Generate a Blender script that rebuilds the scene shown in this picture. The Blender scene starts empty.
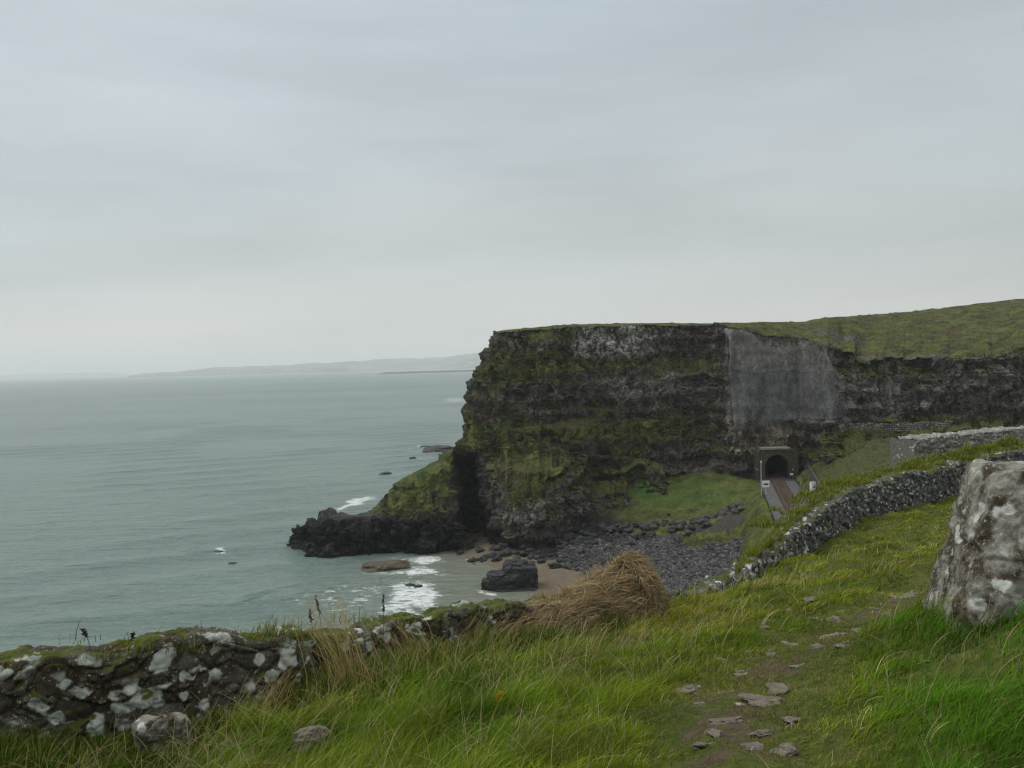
import bpy, math, random
import numpy as np
from mathutils import Vector, Matrix
R = math.radians
rng = np.random.default_rng(7)
random.seed(7)
scene = bpy.context.scene
COL = scene.collection

# ------------------------------------------------------------------ camera
F = 820.0; CX, CY = 512.0, 384.0
CAMZ = 35.0
PITCH = math.atan(20.2 / F); ROLL = math.atan(0.0268)
RIGHT = Vector((1, 0, 0))
FWD = Vector((0, math.cos(PITCH), -math.sin(PITCH)))
UP = Vector((0, math.sin(PITCH), math.cos(PITCH)))
IX = RIGHT * math.cos(ROLL) - UP * math.sin(ROLL)
IY = RIGHT * math.sin(ROLL) + UP * math.cos(ROLL)
cam_d = bpy.data.cameras.new('camera'); cam = bpy.data.objects.new('camera', cam_d)
COL.objects.link(cam); scene.camera = cam
cam_d.sensor_width = 36.0; cam_d.lens = 36.0 * F / 1024.0
cam_d.clip_start = 0.1; cam_d.clip_end = 90000
m = Matrix((IX, IY, -FWD)).transposed().to_4x4(); m.translation = Vector((0, 0, CAMZ))
cam.matrix_world = m
nIX, nIY, nF = np.array(IX), np.array(IY), np.array(FWD)

def ray(u, v):
    u = np.asarray(u, float); v = np.asarray(v, float)
    d = nF + (u[..., None] - CX) / F * nIX + (CY - v[..., None]) / F * nIY
    return d / d[..., 1:2]                       # scaled so that y = 1
def atD(u, v, D):                                 # the point at distance D (world y) seen along a direction
    return ray(u, v) * np.asarray(D, float)[..., None] + np.array([0, 0, CAMZ])
def atZ(u, v, z):                                 # the point at height z seen along a direction
    d = ray(u, v); return d * ((z - CAMZ) / d[..., 2])[..., None] + np.array([0, 0, CAMZ])
def proj(P):
    q = P - np.array([0, 0, CAMZ]); w = q @ nF
    return CX + F * (q @ nIX) / w, CY - F * (q @ nIY) / w

# ------------------------------------------------------------------ render look
vs = scene.view_settings
vs.view_transform = 'Standard'; vs.look = 'None'; vs.gamma = 1.0; vs.exposure = 0.0
vs.use_curve_mapping = False
scene.cycles.volume_bounces = 2
scene.cycles.max_bounces = 6
scene.cycles.transparent_max_bounces = 12
scene.cycles.use_denoising = True; scene.cycles.denoiser = 'OPENIMAGEDENOISE'; scene.cycles.denoising_prefilter = 'ACCURATE'; scene.cycles.denoising_input_passes = 'RGB_ALBEDO_NORMAL'
scene.cycles.sample_clamp_indirect = 4.0
scene.cycles.filter_width = 1.3

# ------------------------------------------------------------------ world
SUN_EL, SUN_AZ = R(52), R(-62)      # azimuth from +Y towards +X
world = bpy.data.worlds.new('World'); scene.world = world; world.use_nodes = True
wt = world.node_tree; wt.nodes.clear()

class NT:
    def __init__(s, tree): s.t = tree
    def n(s, typ, **kw):
        nd = s.t.nodes.new(typ)
        for k, v in kw.items(): setattr(nd, k, v)
        return nd
    def link(s, a, b): s.t.links.new(a, b)
    def put(s, sock, v):
        if isinstance(v, bpy.types.NodeSocket): s.link(v, sock)
        elif isinstance(v, (tuple, list)) and sock.type == 'RGBA' and len(v) == 3: sock.default_value = (*v, 1)
        else: sock.default_value = v
    def math(s, op, a, b=0.0, c=0.0, clamp=False):
        nd = s.n('ShaderNodeMath', operation=op, use_clamp=clamp)
        s.put(nd.inputs[0], a); s.put(nd.inputs[1], b); s.put(nd.inputs[2], c); return nd.outputs[0]
    def mix(s, f, a, b, mode='MIX'):
        nd = s.n('ShaderNodeMix', data_type='RGBA', blend_type=mode)
        s.put(nd.inputs[0], f); s.put(nd.inputs[6], a); s.put(nd.inputs[7], b); return nd.outputs[2]
    def noise(s, vec, scale, detail=4, rough=.55, dist=0.0, out=0):
        nd = s.n('ShaderNodeTexNoise'); s.put(nd.inputs['Vector'], vec) if vec is not None else None
        nd.inputs['Scale'].default_value = scale; nd.inputs['Detail'].default_value = detail
        nd.inputs['Roughness'].default_value = rough; nd.inputs['Distortion'].default_value = dist
        return nd.outputs[out]
    def voro(s, vec, scale, feature='F1', out='Distance', rnd=1.0):
        nd = s.n('ShaderNodeTexVoronoi', feature=feature); s.put(nd.inputs['Vector'], vec)
        nd.inputs['Scale'].default_value = scale; nd.inputs['Randomness'].default_value = rnd
        return nd.outputs[out]
    def ramp(s, f, stops, interp='LINEAR'):
        nd = s.n('ShaderNodeValToRGB'); cr = nd.color_ramp; cr.interpolation = interp
        while len(cr.elements) < len(stops): cr.elements.new(0.5)
        for e, (p, c) in zip(cr.elements, stops):
            e.position = p; e.color = (c, c, c, 1) if isinstance(c, (int, float)) else (*c, 1)
        s.put(nd.inputs[0], f); return nd.outputs[0]
    def mapr(s, v, a, b, c=0.0, d=1.0, smooth=False):
        nd = s.n('ShaderNodeMapRange'); nd.clamp = True
        if smooth: nd.interpolation_type = 'SMOOTHSTEP'
        s.put(nd.inputs[0], v)
        for i, x in enumerate((a, b, c, d)): s.put(nd.inputs[i + 1], x)
        return nd.outputs[0]
    def vmul(s, v, xyz):
        nd = s.n('ShaderNodeVectorMath', operation='MULTIPLY'); s.put(nd.inputs[0], v); nd.inputs[1].default_value = xyz
        return nd.outputs[0]
    def vadd(s, v, w):
        nd = s.n('ShaderNodeVectorMath', operation='ADD'); s.put(nd.inputs[0], v); s.put(nd.inputs[1], w); return nd.outputs[0]
    def attr(s, name, out='Fac'):
        nd = s.n('ShaderNodeAttribute', attribute_name=name); return nd.outputs[out]
    def bump(s, h, strength, dist, normal=None):
        nd = s.n('ShaderNodeBump'); s.put(nd.inputs['Height'], h)
        nd.inputs['Strength'].default_value = strength; nd.inputs['Distance'].default_value = dist
        if normal is not None: s.link(normal, nd.inputs['Normal'])
        return nd.outputs[0]

w = NT(wt)
sky = w.n('ShaderNodeTexSky', sky_type='NISHITA', sun_disc=False, sun_elevation=SUN_EL, sun_rotation=SUN_AZ,
          air_density=1.0, dust_density=4.0)
tc = w.n('ShaderNodeTexCoord').outputs['Generated']
sep = w.n('ShaderNodeSeparateXYZ'); w.link(tc, sep.inputs[0])
el = sep.outputs[2]; ax = sep.outputs[0]
# overcast: pale warm strip over the horizon, cool grey bank above, brighter overhead
base = w.ramp(w.math('MAXIMUM', el, 0.0), [(0.0, (.735, .722, .670)), (.030, (.730, .722, .672)), (.07, (.640, .670, .655)), (.13, (.550, .605, .612)),
              (.22, (.530, .592, .618)), (.30, (.540, .605, .640)), (.42, (.515, .585, .625)), (.65, (.92, .95, .98)), (1.0, (1.55, 1.6, 1.63))])
side = w.mapr(ax, -.6, .6, 1.03, w.mapr(el, .08, .30, .82, .96))
st = w.vmul(tc, (1.0, 1.0, 5.5))
n1 = w.noise(st, 1.3, 5, .5, .25)
n2 = w.noise(w.vmul(tc, (1.6, 1.6, 9.0)), 2.6, 5, .55, .4)
br = w.math('ADD', w.mapr(n1, .3, .7, .885, 1.085, True), w.mapr(n2, .3, .7, -.03, .03))
br = w.math('MULTIPLY', br, side)
tint = w.mapr(w.noise(w.vmul(tc, (1.0, 1.0, 4.0)), 1.1, 3, .5), .35, .65, 0, 1, True)
base = w.mix(1.0, base, w.mix(tint, (.98, 1.0, 1.015), (1.02, 1.0, .992)), 'MULTIPLY')
cl = w.mix(1.0, base, w.n('ShaderNodeCombineColor').outputs[0], 'MULTIPLY')
cc = cl.node.inputs[7].links[0].from_node
for i in range(3): w.link(br, cc.inputs[i])
cl10 = w.n('ShaderNodeVectorMath', operation='SCALE'); w.link(cl, cl10.inputs[0]); cl10.inputs['Scale'].default_value = 10.0
skymix = w.mix(.95, sky.outputs[0], cl10.outputs[0])
bg = w.n('ShaderNodeBackground'); w.link(skymix, bg.inputs[0]); bg.inputs[1].default_value = 0.1
wo = w.n('ShaderNodeOutputWorld'); w.link(bg.outputs[0], wo.inputs[0])

sun_d = bpy.data.lights.new('sun', 'SUN'); sun = bpy.data.objects.new('sun', sun_d); COL.objects.link(sun)
sun_d.energy = 1.5; sun_d.angle = R(25); sun_d.color = (1.0, .97, .92)
sdir = Vector((math.sin(SUN_AZ) * math.cos(SUN_EL), math.cos(SUN_AZ) * math.cos(SUN_EL), math.sin(SUN_EL)))
sun.rotation_euler = sdir.to_track_quat('Z', 'Y').to_euler(); sun.location = (0, 0, 80)

# ------------------------------------------------------------------ numpy noise
_perm = np.random.default_rng(3).permutation(65536).astype(np.int64)
def _hash(i, j, k):
    return _perm[(i + _perm[(j + _perm[k & 65535]) & 65535]) & 65535]
def vnoise(P):                                    # value noise in 0..1
    P = np.asarray(P, float); i = np.floor(P).astype(np.int64); f = P - i; f = f * f * f * (f * (f * 6 - 15) + 10)
    i0, j0, k0 = i[..., 0], i[..., 1], i[..., 2]; r = 0
    for a in (0, 1):
        for b in (0, 1):
            for c in (0, 1):
                ww = (f[..., 0] if a else 1 - f[..., 0]) * (f[..., 1] if b else 1 - f[..., 1]) * (f[..., 2] if c else 1 - f[..., 2])
                r = r + ww * _hash(i0 + a, j0 + b, k0 + c) / 65535.0
    return r
def fbm(P, octv=4, g=.5):                         # centred on 0, about -1..1
    r = 0; a = 1; t = 0; P = np.asarray(P, float)
    for o in range(octv):
        r = r + a * (vnoise(P * 2 ** o + 17.3 * o) * 2 - 1); t += a; a *= g
    return r / t * 1.6
def P3(x, y, z=0.0): return np.stack(np.broadcast_arrays(x, y, z), -1).astype(float)
def cell(P):                                      # cellular noise: value of nearest cell, F1, F2
    P = np.asarray(P, float); i = np.floor(P).astype(np.int64)
    f1 = np.full(P.shape[:-1], 9.0); f2 = f1.copy(); val = np.zeros(P.shape[:-1])
    for a in (-1, 0, 1):
        for b in (-1, 0, 1):
            for c in (-1, 0, 1):
                ci = i + np.array([a, b, c]); h = _hash(ci[..., 0], ci[..., 1], ci[..., 2])
                q = ci + np.stack([(h % 251) / 251.0, (h // 7 % 241) / 241.0, (h // 31 % 239) / 239.0], -1)
                d = np.linalg.norm(P - q, axis=-1); near = d < f1
                f2 = np.where(near, f1, np.minimum(f2, d)); val = np.where(near, (h % 997) / 997.0, val); f1 = np.where(near, d, f1)
    return val, f1, f2
def sstep(a, b, x):
    t = np.clip((x - a) / (b - a), 0, 1); return t * t * (3 - 2 * t)

# ------------------------------------------------------------------ mesh helpers
def new_mesh(name, V, faces_idx, nper, attrs=None, smooth=True, mat=None, parent=None, link=True):
    """V (n,3); faces_idx flat loop indices; nper = verts per face (int) or array"""
    V = np.ascontiguousarray(V, dtype=np.float32); idx = np.ascontiguousarray(faces_idx, dtype=np.int32).ravel()
    me = bpy.data.meshes.new(name); me.vertices.add(len(V)); me.vertices.foreach_set('co', V.ravel())
    me.loops.add(len(idx)); me.loops.foreach_set('vertex_index', idx)
    if np.isscalar(nper): nf = len(idx) // nper; tot = np.full(nf, nper, np.int32)
    else: tot = np.asarray(nper, np.int32); nf = len(tot)
    st = np.concatenate([[0], np.cumsum(tot)[:-1]]).astype(np.int32)
    me.polygons.add(nf); me.polygons.foreach_set('loop_start', st); me.polygons.foreach_set('loop_total', tot)
    me.polygons.foreach_set('use_smooth', np.full(nf, smooth, bool))
    me.update(calc_edges=True)
    for k, a in (attrs or {}).items():
        a = np.asarray(a, np.float32)
        if a.ndim == 1 or a.shape[-1] == 1:
            at = me.attributes.new(k, 'FLOAT', 'POINT'); at.data.foreach_set('value', a.ravel())
        else:
            at = me.attributes.new(k, 'FLOAT_COLOR', 'POINT')
            c = np.ones((len(V), 4), np.float32); c[:, :3] = a.reshape(-1, 3); at.data.foreach_set('color', c.ravel())
    if mat: me.materials.append(mat)
    o = bpy.data.objects.new(name, me)
    if link: COL.objects.link(o)
    if parent: o.parent = parent
    return o
def grid_faces(r, c, flip=False):
    a = np.arange(r * c).reshape(r, c)
    q = np.stack([a[:-1, :-1], a[:-1, 1:], a[1:, 1:], a[1:, :-1]], -1).reshape(-1, 4)
    return q[:, ::-1] if flip else q
def grid_obj(name, V, attrs=None, flip=False, keep=None, **kw):
    r, c = V.shape[:2]; f = grid_faces(r, c, flip)
    if keep is not None: f = f[keep.ravel()[f].all(1)]
    return new_mesh(name, V.reshape(-1, 3), f, 4, {k: a.reshape(r * c, -1) if a.ndim > 2 else a.ravel() for k, a in (attrs or {}).items()}, **kw)
def tag(o, label=None, cat=None, group=None, kind=None):
    if label: o['label'] = label
    if cat: o['category'] = cat
    if group: o['group'] = group
    if kind: o['kind'] = kind
    return o
def empty(name, loc=(0, 0, 0), rz=0.0):
    o = bpy.data.objects.new(name, None); COL.objects.link(o); o.location = loc; o.rotation_euler = (0, 0, rz)
    o.empty_display_size = .3; return o

class MB:
    """collects plain shapes, builds ONE mesh"""
    def __init__(s): s.v = []; s.f = []; s.n = 0
    def add(s, V, Fs):
        s.v.append(np.asarray(V, float)); s.f += [[i + s.n for i in f] for f in Fs]; s.n += len(V)
    def box(s, lo, hi, M=None):
        (x0, y0, z0), (x1, y1, z1) = lo, hi
        V = np.array([(x0, y0, z0), (x1, y0, z0), (x1, y1, z0), (x0, y1, z0), (x0, y0, z1), (x1, y0, z1), (x1, y1, z1), (x0, y1, z1)], float)
        if M is not None: V = V @ np.array(M.to_3x3()).T + np.array(M.translation)
        s.add(V, [(3, 2, 1, 0), (4, 5, 6, 7), (0, 1, 5, 4), (1, 2, 6, 5), (2, 3, 7, 6), (3, 0, 4, 7)])
    def tube(s, pts, rad, n=8, caps=True):
        pts = [np.array(p, float) for p in pts]; rad = [rad] * len(pts) if np.isscalar(rad) else rad
        V = []; 
        for i, p in enumerate(pts):
            t = pts[min(i + 1, len(pts) - 1)] - pts[max(i - 1, 0)]; t /= np.linalg.norm(t)
            a = np.cross(t, (0, 0, 1)); a = a if np.linalg.norm(a) > .05 else np.cross(t, (1, 0, 0)); a /= np.linalg.norm(a); b = np.cross(t, a)
            for k in range(n): V.append(p + rad[i] * (math.cos(2 * math.pi * k / n) * a + math.sin(2 * math.pi * k / n) * b))
        Fs = [(i * n + k, i * n + (k + 1) % n, (i + 1) * n + (k + 1) % n, (i + 1) * n + k) for i in range(len(pts) - 1) for k in range(n)]
        if caps: Fs += [tuple(range(n))[::-1], tuple((len(pts) - 1) * n + k for k in range(n))]
        s.add(V, Fs)
    def build(s, name, mat, parent=None, smooth=False, bevel=0):
        V = np.concatenate(s.v); o = new_mesh(name, V, np.concatenate([np.array(f) for f in s.f]), [len(f) for f in s.f], smooth=smooth, mat=mat, parent=parent)
        if bevel:
            b = o.modifiers.new('bevel', 'BEVEL'); b.width = bevel; b.segments = 2
        return o

def make_mat(name, fn, disp=False):
    mt = bpy.data.materials.new(name); mt.use_nodes = True; mt.node_tree.nodes.clear()
    n = NT(mt.node_tree); out = n.n('ShaderNodeOutputMaterial'); sh = fn(n); n.link(sh, out.inputs[0]); return mt
def princ(n, col, rough=.85, normal=None, spec=.3, **kw):
    p = n.n('ShaderNodeBsdfPrincipled'); n.put(p.inputs['Base Color'], col); n.put(p.inputs['Roughness'], rough)
    n.put(p.inputs['Specular IOR Level'], spec)
    if normal is not None: n.link(normal, p.inputs['Normal'])
    for k, v in kw.items(): n.put(p.inputs[k], v)
    return p.outputs[0]
def simple(name, col, rough=.7, var=.25, scale=6, spec=.3, **kw):
    def fn(n):
        g = n.n('ShaderNodeNewGeometry').outputs['Position']; t = n.noise(g, scale, 5, .6)
        c = n.mix(t, tuple(x * (1 - var) for x in col), tuple(min(1, x * (1 + var)) for x in col))
        return princ(n, c, rough, n.bump(t, .3, .02), spec, **kw)
    return make_mat(name, fn)

# ------------------------------------------------------------------ materials
def m_cliff(n):
    pos = n.n('ShaderNodeNewGeometry').outputs['Position']
    d = n.vadd(pos, n.vmul(n.noise(pos, .6, 4, .6, 0, 1), (1.2, 1.2, .8)))
    big = n.noise(n.vmul(d, (1, 1, 1.6)), .22, 6, .62)
    blk = n.voro(n.vmul(d, (1, 1, .55)), .85, 'F1', 'Color'); bs = n.n('ShaderNodeSeparateColor'); n.link(blk, bs.inputs[0])
    fine = n.mapr(n.noise(n.vmul(pos, (1, 1, .45)), 2.2, 6, .75), .06, .94)
    crack = n.mapr(n.voro(n.vmul(d, (1, 1, .6)), 1.1, 'DISTANCE_TO_EDGE'), 0, .10, .25, 1)
    tone = n.math('ADD', n.math('MULTIPLY', big, .45), n.math('ADD', n.math('MULTIPLY', bs.outputs[0], .25), n.math('MULTIPLY', fine, .35)))
    rock = n.ramp(tone, [(.28, (.026, .026, .025)), (.45, (.060, .057, .053)), (.56, (.110, .102, .090)), (.70, (.20, .190, .170)), (.85, (.30, .28, .25))])
    brown = n.ramp(fine, [(.3, (.040, .031, .022)), (.52, (.112, .088, .062)), (.75, (.20, .165, .125))])
    bm = n.mapr(n.noise(n.vmul(pos, (1, 1, 2.5)), .16, 4, .6), .46, .60)
    rock = n.mix(n.math('MULTIPLY', bm, .85), rock, brown)
    # bare tan rock, pale lichen on the top rocks, wet black base
    tan = n.ramp(n.math('ADD', n.math('MULTIPLY', fine, .6), n.math('MULTIPLY', bs.outputs[1], .4)), [(.3, (.075, .06, .045)), (.45, (.17, .14, .10)), (.62, (.42, .36, .27))])
    rock = n.mix(n.math('MULTIPLY', n.attr('tan'), n.mapr(n.noise(pos, .5, 4, .6), .35, .6)), rock, tan)
    rock = n.mix(crack, n.mix(.6, rock, (.008, .008, .009)), rock)
    pm = n.math('MULTIPLY', n.attr('pale'), n.mapr(n.math('ADD', n.noise(pos, 1.3, 5, .65), n.math('MULTIPLY', bs.outputs[2], .25)), .54, .68))
    rock = n.mix(pm, rock, n.mix(n.math('POWER', fine, 1.5), (.20, .20, .18), (.85, .83, .78)))
    # white flecks of lichen and guano everywhere
    fl = n.mapr(n.noise(pos, 2.8, 3, .7), .69, .74)
    rock = n.mix(n.math('MULTIPLY', fl, n.mapr(n.noise(pos, .25, 2), .42, .6)), rock, (.40, .39, .36))
    wetc = n.mix(fine, (.006, .0062, .007), (.030, .029, .028))
    rock = n.mix(n.attr('wet'), rock, wetc)
    g = n.math('ADD', n.attr('grass'), n.math('MULTIPLY', n.math('SUBTRACT', n.noise(pos, .62, 7, .74), .5), 2.3))
    gm = n.mapr(g, .42, .62)
    gt = n.noise(pos, .32, 5, .65); gf = n.noise(n.vmul(pos, (1, 1, 1.6)), 1.7, 5, .75)
    gc = n.ramp(n.math('ADD', n.math('MULTIPLY', gt, .55), n.math('MULTIPLY', gf, .45)), [(.38, (.018, .021, .008)), (.46, (.050, .060, .013)), (.52, (.082, .094, .018)), (.58, (.122, .127, .028)), (.66, (.18, .155, .06))])
    gc = n.mix(n.math('MULTIPLY', n.mapr(n.noise(pos, .14, 5, .7), .52, .66), .75), gc, n.mix(gf, (.030, .022, .012), (.12, .085, .05)))
    gc = n.mix(n.attr('lush'), gc, n.mix(gf, (.035, .085, .012), (.09, .20, .03)))
    col = n.mix(gm, rock, gc)
    h = n.math('ADD', n.math('ADD', n.math('MULTIPLY', fine, 1.0), n.math('MULTIPLY', gf, .6)), n.math('MULTIPLY', crack, .5))
    return princ(n, col, n.mapr(n.attr('wet'), 0, 1, .9, .55), n.bump(h, .9, .45), .25)
M_cliff = make_mat('cliff_rock', m_cliff)

def m_shore(n):
    pos = n.n('ShaderNodeNewGeometry').outputs['Position']
    fine = n.noise(pos, 1.6, 6, .7); v = n.voro(pos, 1.4, 'F1', 'Color'); bs = n.n('ShaderNodeSeparateColor'); n.link(v, bs.inputs[0])
    edge = n.mapr(n.voro(pos, 1.4, 'DISTANCE_TO_EDGE'), 0, .12)
    st = n.ramp(n.math('ADD', n.math('MULTIPLY', bs.outputs[0], .5), n.math('MULTIPLY', fine, .5)), [(.25, (.02, .02, .022)), (.5, (.06, .062, .066)), (.75, (.14, .14, .14))])
    st = n.mix(edge, (.008, .008, .009), st)
    sand = n.mix(n.noise(pos, .5, 4), (.135, .105, .068), (.215, .175, .12))
    c = n.mix(n.attr('sand'), st, sand)
    dirt = n.mix(fine, (.035, .033, .03), (.10, .09, .075)); c = n.mix(n.attr('dirt'), c, dirt)
    g = n.mapr(n.math('ADD', n.attr('grass'), n.math('MULTIPLY', n.math('SUBTRACT', n.noise(pos, .8, 6, .7), .5), 1.3)), .40, .6)
    gt = n.noise(pos, .30, 6, .7); gf = n.noise(pos, 1.5, 5, .8)
    gc = n.ramp(n.math('ADD', n.math('MULTIPLY', gt, .6), n.math('MULTIPLY', gf, .4)), [(.39, (.022, .028, .009)), (.47, (.060, .075, .014)), (.53, (.10, .115, .021)), (.61, (.18, .165, .048))])
    gc = n.mix(n.math('MULTIPLY', n.attr('rough'), n.mapr(n.noise(pos, .3, 6, .7), .35, .6)), gc, n.mix(n.mapr(gf, .38, .62), (.018, .024, .009), (.105, .108, .035)))  # mixes a darker, dull olive into the bank right of the track
    gc = n.mix(n.attr('lush'), gc, n.mix(gf, (.03, .085, .012), (.08, .2, .03)))
    c = n.mix(g, c, gc)
    c = n.mix(n.attr('wet'), c, n.mix(fine, (.007, .007, .008), (.03, .029, .028)))
    return princ(n, c, .85, n.bump(n.math('ADD', n.math('ADD', fine, gf), n.math('MULTIPLY', edge, .4)), .9, .45), .25)
M_shore = make_mat('shore_ground', m_shore)

def m_hill(n):
    pos = n.n('ShaderNodeNewGeometry').outputs['Position']
    f = n.noise(pos, 9, 6, .7); b = n.noise(pos, .9, 5, .6); k = n.noise(pos, 45, 4, .7)
    gr = n.ramp(n.math('ADD', n.math('MULTIPLY', b, .5), n.math('MULTIPLY', f, .5)), [(.3, (.022, .030, .008)), (.48, (.055, .070, .014)), (.6, (.105, .11, .028)), (.75, (.17, .14, .065))])
    so = n.ramp(n.math('ADD', n.math('MULTIPLY', f, .5), n.math('MULTIPLY', k, .5)), [(.3, (.035, .024, .014)), (.5, (.085, .062, .04)), (.7, (.16, .125, .085))])
    m = n.mapr(n.math('ADD', n.math('MULTIPLY', n.attr('path'), .78), n.math('MULTIPLY', n.math('SUBTRACT', n.noise(pos, 2.4, 5, .7), .5), 2.6)), .70, .95)
    c = n.mix(m, gr, so)
    return princ(n, c, .95, n.bump(n.math('ADD', f, n.math('MULTIPLY', k, .4)), .9, .05), .1)
M_hill = make_mat('hillside_turf', m_hill)

def m_grass(n):
    c = n.attr('Col', 'Color')
    d = n.n('ShaderNodeBsdfPrincipled'); n.link(c, d.inputs['Base Color']); d.inputs['Roughness'].default_value = .7; d.inputs['Specular IOR Level'].default_value = .07
    t = n.n('ShaderNodeBsdfTranslucent'); n.link(n.mix(1.0, c, (.9, 1.0, .6), 'MULTIPLY'), t.inputs[0])
    mx = n.n('ShaderNodeMixShader'); mx.inputs[0].default_value = .38; n.link(d.outputs[0], mx.inputs[1]); n.link(t.outputs[0], mx.inputs[2])
    return mx.outputs[0]
M_grass = make_mat('grass_blades', m_grass)

def stone_mat(name, dark, mid, light, lichen, lscale, lthr, moss=0.0, bumpd=.02, brown=None, mscale=1.0):
    def fn(n):
        pos = n.n('ShaderNodeNewGeometry').outputs['Position']
        isl = n.attr('rnd')
        f = n.noise(pos, 7 * mscale, 6, .7); k = n.noise(pos, 38 * mscale, 5, .7); b = n.noise(pos, 1.8 * mscale, 4, .6)
        t = n.math('ADD', n.math('MULTIPLY', f, .5), n.math('ADD', n.math('MULTIPLY', k, .3), n.math('MULTIPLY', isl, .2)))
        c = n.ramp(t, [(.3, dark), (.5, mid), (.72, light)])
        if brown: c = n.mix(n.mapr(n.math('ADD', b, n.math('MULTIPLY', k, .15)), .52, .66), c, n.mix(k, tuple(x * .5 for x in brown), brown))
        # lichen: round lobed patches and small flecks
        lv = n.vadd(pos, n.vmul(n.noise(pos, lscale * 2.2, 4, .65, 0, 1), (.22 / lscale * 2.0,) * 3))
        vd = n.voro(lv, lscale, 'SMOOTH_F1'); l1 = n.mapr(vd, lthr, lthr - .07)
        area = n.mapr(n.noise(pos, lscale * .35, 3, .5), .42, .55)
        l1 = n.math('MULTIPLY', l1, area)
        l2 = n.mapr(n.math('ADD', n.noise(pos, lscale * 5, 4, .7), n.math('MULTIPLY', isl, .06)), .63, .68)
        lm = n.math('MAXIMUM', l1, n.math('MULTIPLY', l2, .8))
        c = n.mix(lm, c, n.mix(k, tuple(x * .72 for x in lichen), tuple(min(x * 1.15, .9) for x in lichen)))
        if moss:
            nz = n.n('ShaderNodeSeparateXYZ'); n.link(n.n('ShaderNodeNewGeometry').outputs['Normal'], nz.inputs[0])
            mm = n.mapr(n.math('ADD', n.math('MULTIPLY', nz.outputs[2], .22), n.noise(pos, 2.6, 5, .65)), .66 - moss * .1, .76 - moss * .1)
            c = n.mix(mm, c, n.mix(f, (.03, .04, .008), (.10, .12, .025)))
        h = n.math('ADD', n.math('ADD', n.math('MULTIPLY', f, 1.0), n.math('MULTIPLY', k, .35)), n.math('MULTIPLY', l1, .12))
        return princ(n, c, .92, n.bump(h, .9, bumpd), .15)
    return make_mat(name, fn)
M_nearwall = stone_mat('near_wall_stone', (.026, .023, .018), (.085, .076, .060), (.18, .168, .140), (.50, .52, .47), 5.8, .385, moss=.30, bumpd=.035, brown=(.070, .052, .034))
M_midwall = stone_mat('rubble_wall_stone', (.030, .029, .027), (.085, .082, .075), (.22, .215, .20), (.50, .50, .47), 6.0, .35, moss=.1, bumpd=.04)
M_greywall = stone_mat('grey_wall_stone', (.09, .086, .075), (.20, .19, .17), (.33, .31, .28), (.50, .49, .45), 4.0, .30, bumpd=.03)
M_boulder = stone_mat('boulder_stone', (.11, .102, .083), (.26, .248, .208), (.40, .385, .33), (.56, .57, .52), 6.5, .31, bumpd=.03, brown=(.085, .068, .042), mscale=2.3)
M_flag = stone_mat('flagstone', (.06, .050, .038), (.135, .115, .090), (.21, .185, .15), (.3, .29, .26), 9, .2, bumpd=.01)
def rockmat(name, lo, hi, rough=.6, spec=.4):
    def fn(n):
        pos = n.n('ShaderNodeNewGeometry').outputs['Position']
        f = n.noise(pos, 1.5, 6, .7); k = n.noise(pos, 6, 4, .7)
        c = n.mix(n.mapr(n.math('ADD', n.math('MULTIPLY', f, .6), n.math('MULTIPLY', k, .4)), .3, .7), lo, hi)
        return princ(n, c, rough, n.bump(n.math('ADD', f, n.math('MULTIPLY', k, .3)), .9, .25), spec)
    return make_mat(name, fn)
M_black = rockmat('black_wet_basalt', (.005, .0052, .006), (.030, .030, .031))
M_brownrock = rockmat('weedy_rock', (.03, .025, .014), (.10, .082, .045))
M_beachst = rockmat('beach_stone', (.020, .019, .018), (.12, .112, .10), .8, .25)
M_ballast = rockmat('ballast_stone', (.06, .06, .06), (.15, .148, .142), .95, .1)
M_rust = simple('rusty_steel', (.115, .062, .042), .7, .4, 20)
M_rustbed = simple('rust_stained_ballast', (.135, .098, .072), .95, .35, 3, .1)
M_sleeper = simple('sleeper_timber', (.075, .055, .042), .9, .3, 8)
M_white = simple('white_paint', (.72, .73, .72), .5, .06, 5)
M_blackp = simple('black_paint', (.015, .015, .016), .5, .2, 5)
M_yellow = simple('yellow_paint', (.55, .38, .05), .5, .1, 5)
M_orange = simple('orange_plastic', (.55, .16, .05), .5, .1, 5)
M_galv = simple('galvanised_steel', (.42, .43, .43), .5, .15, 8)
M_conc = simple('dark_concrete', (.055, .055, .054), .9, .4, 2)
M_bore = simple('black_tunnel_lining', (.012, .012, .012), .95, .4, 1)  # one near-black tone for the whole bore

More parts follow.
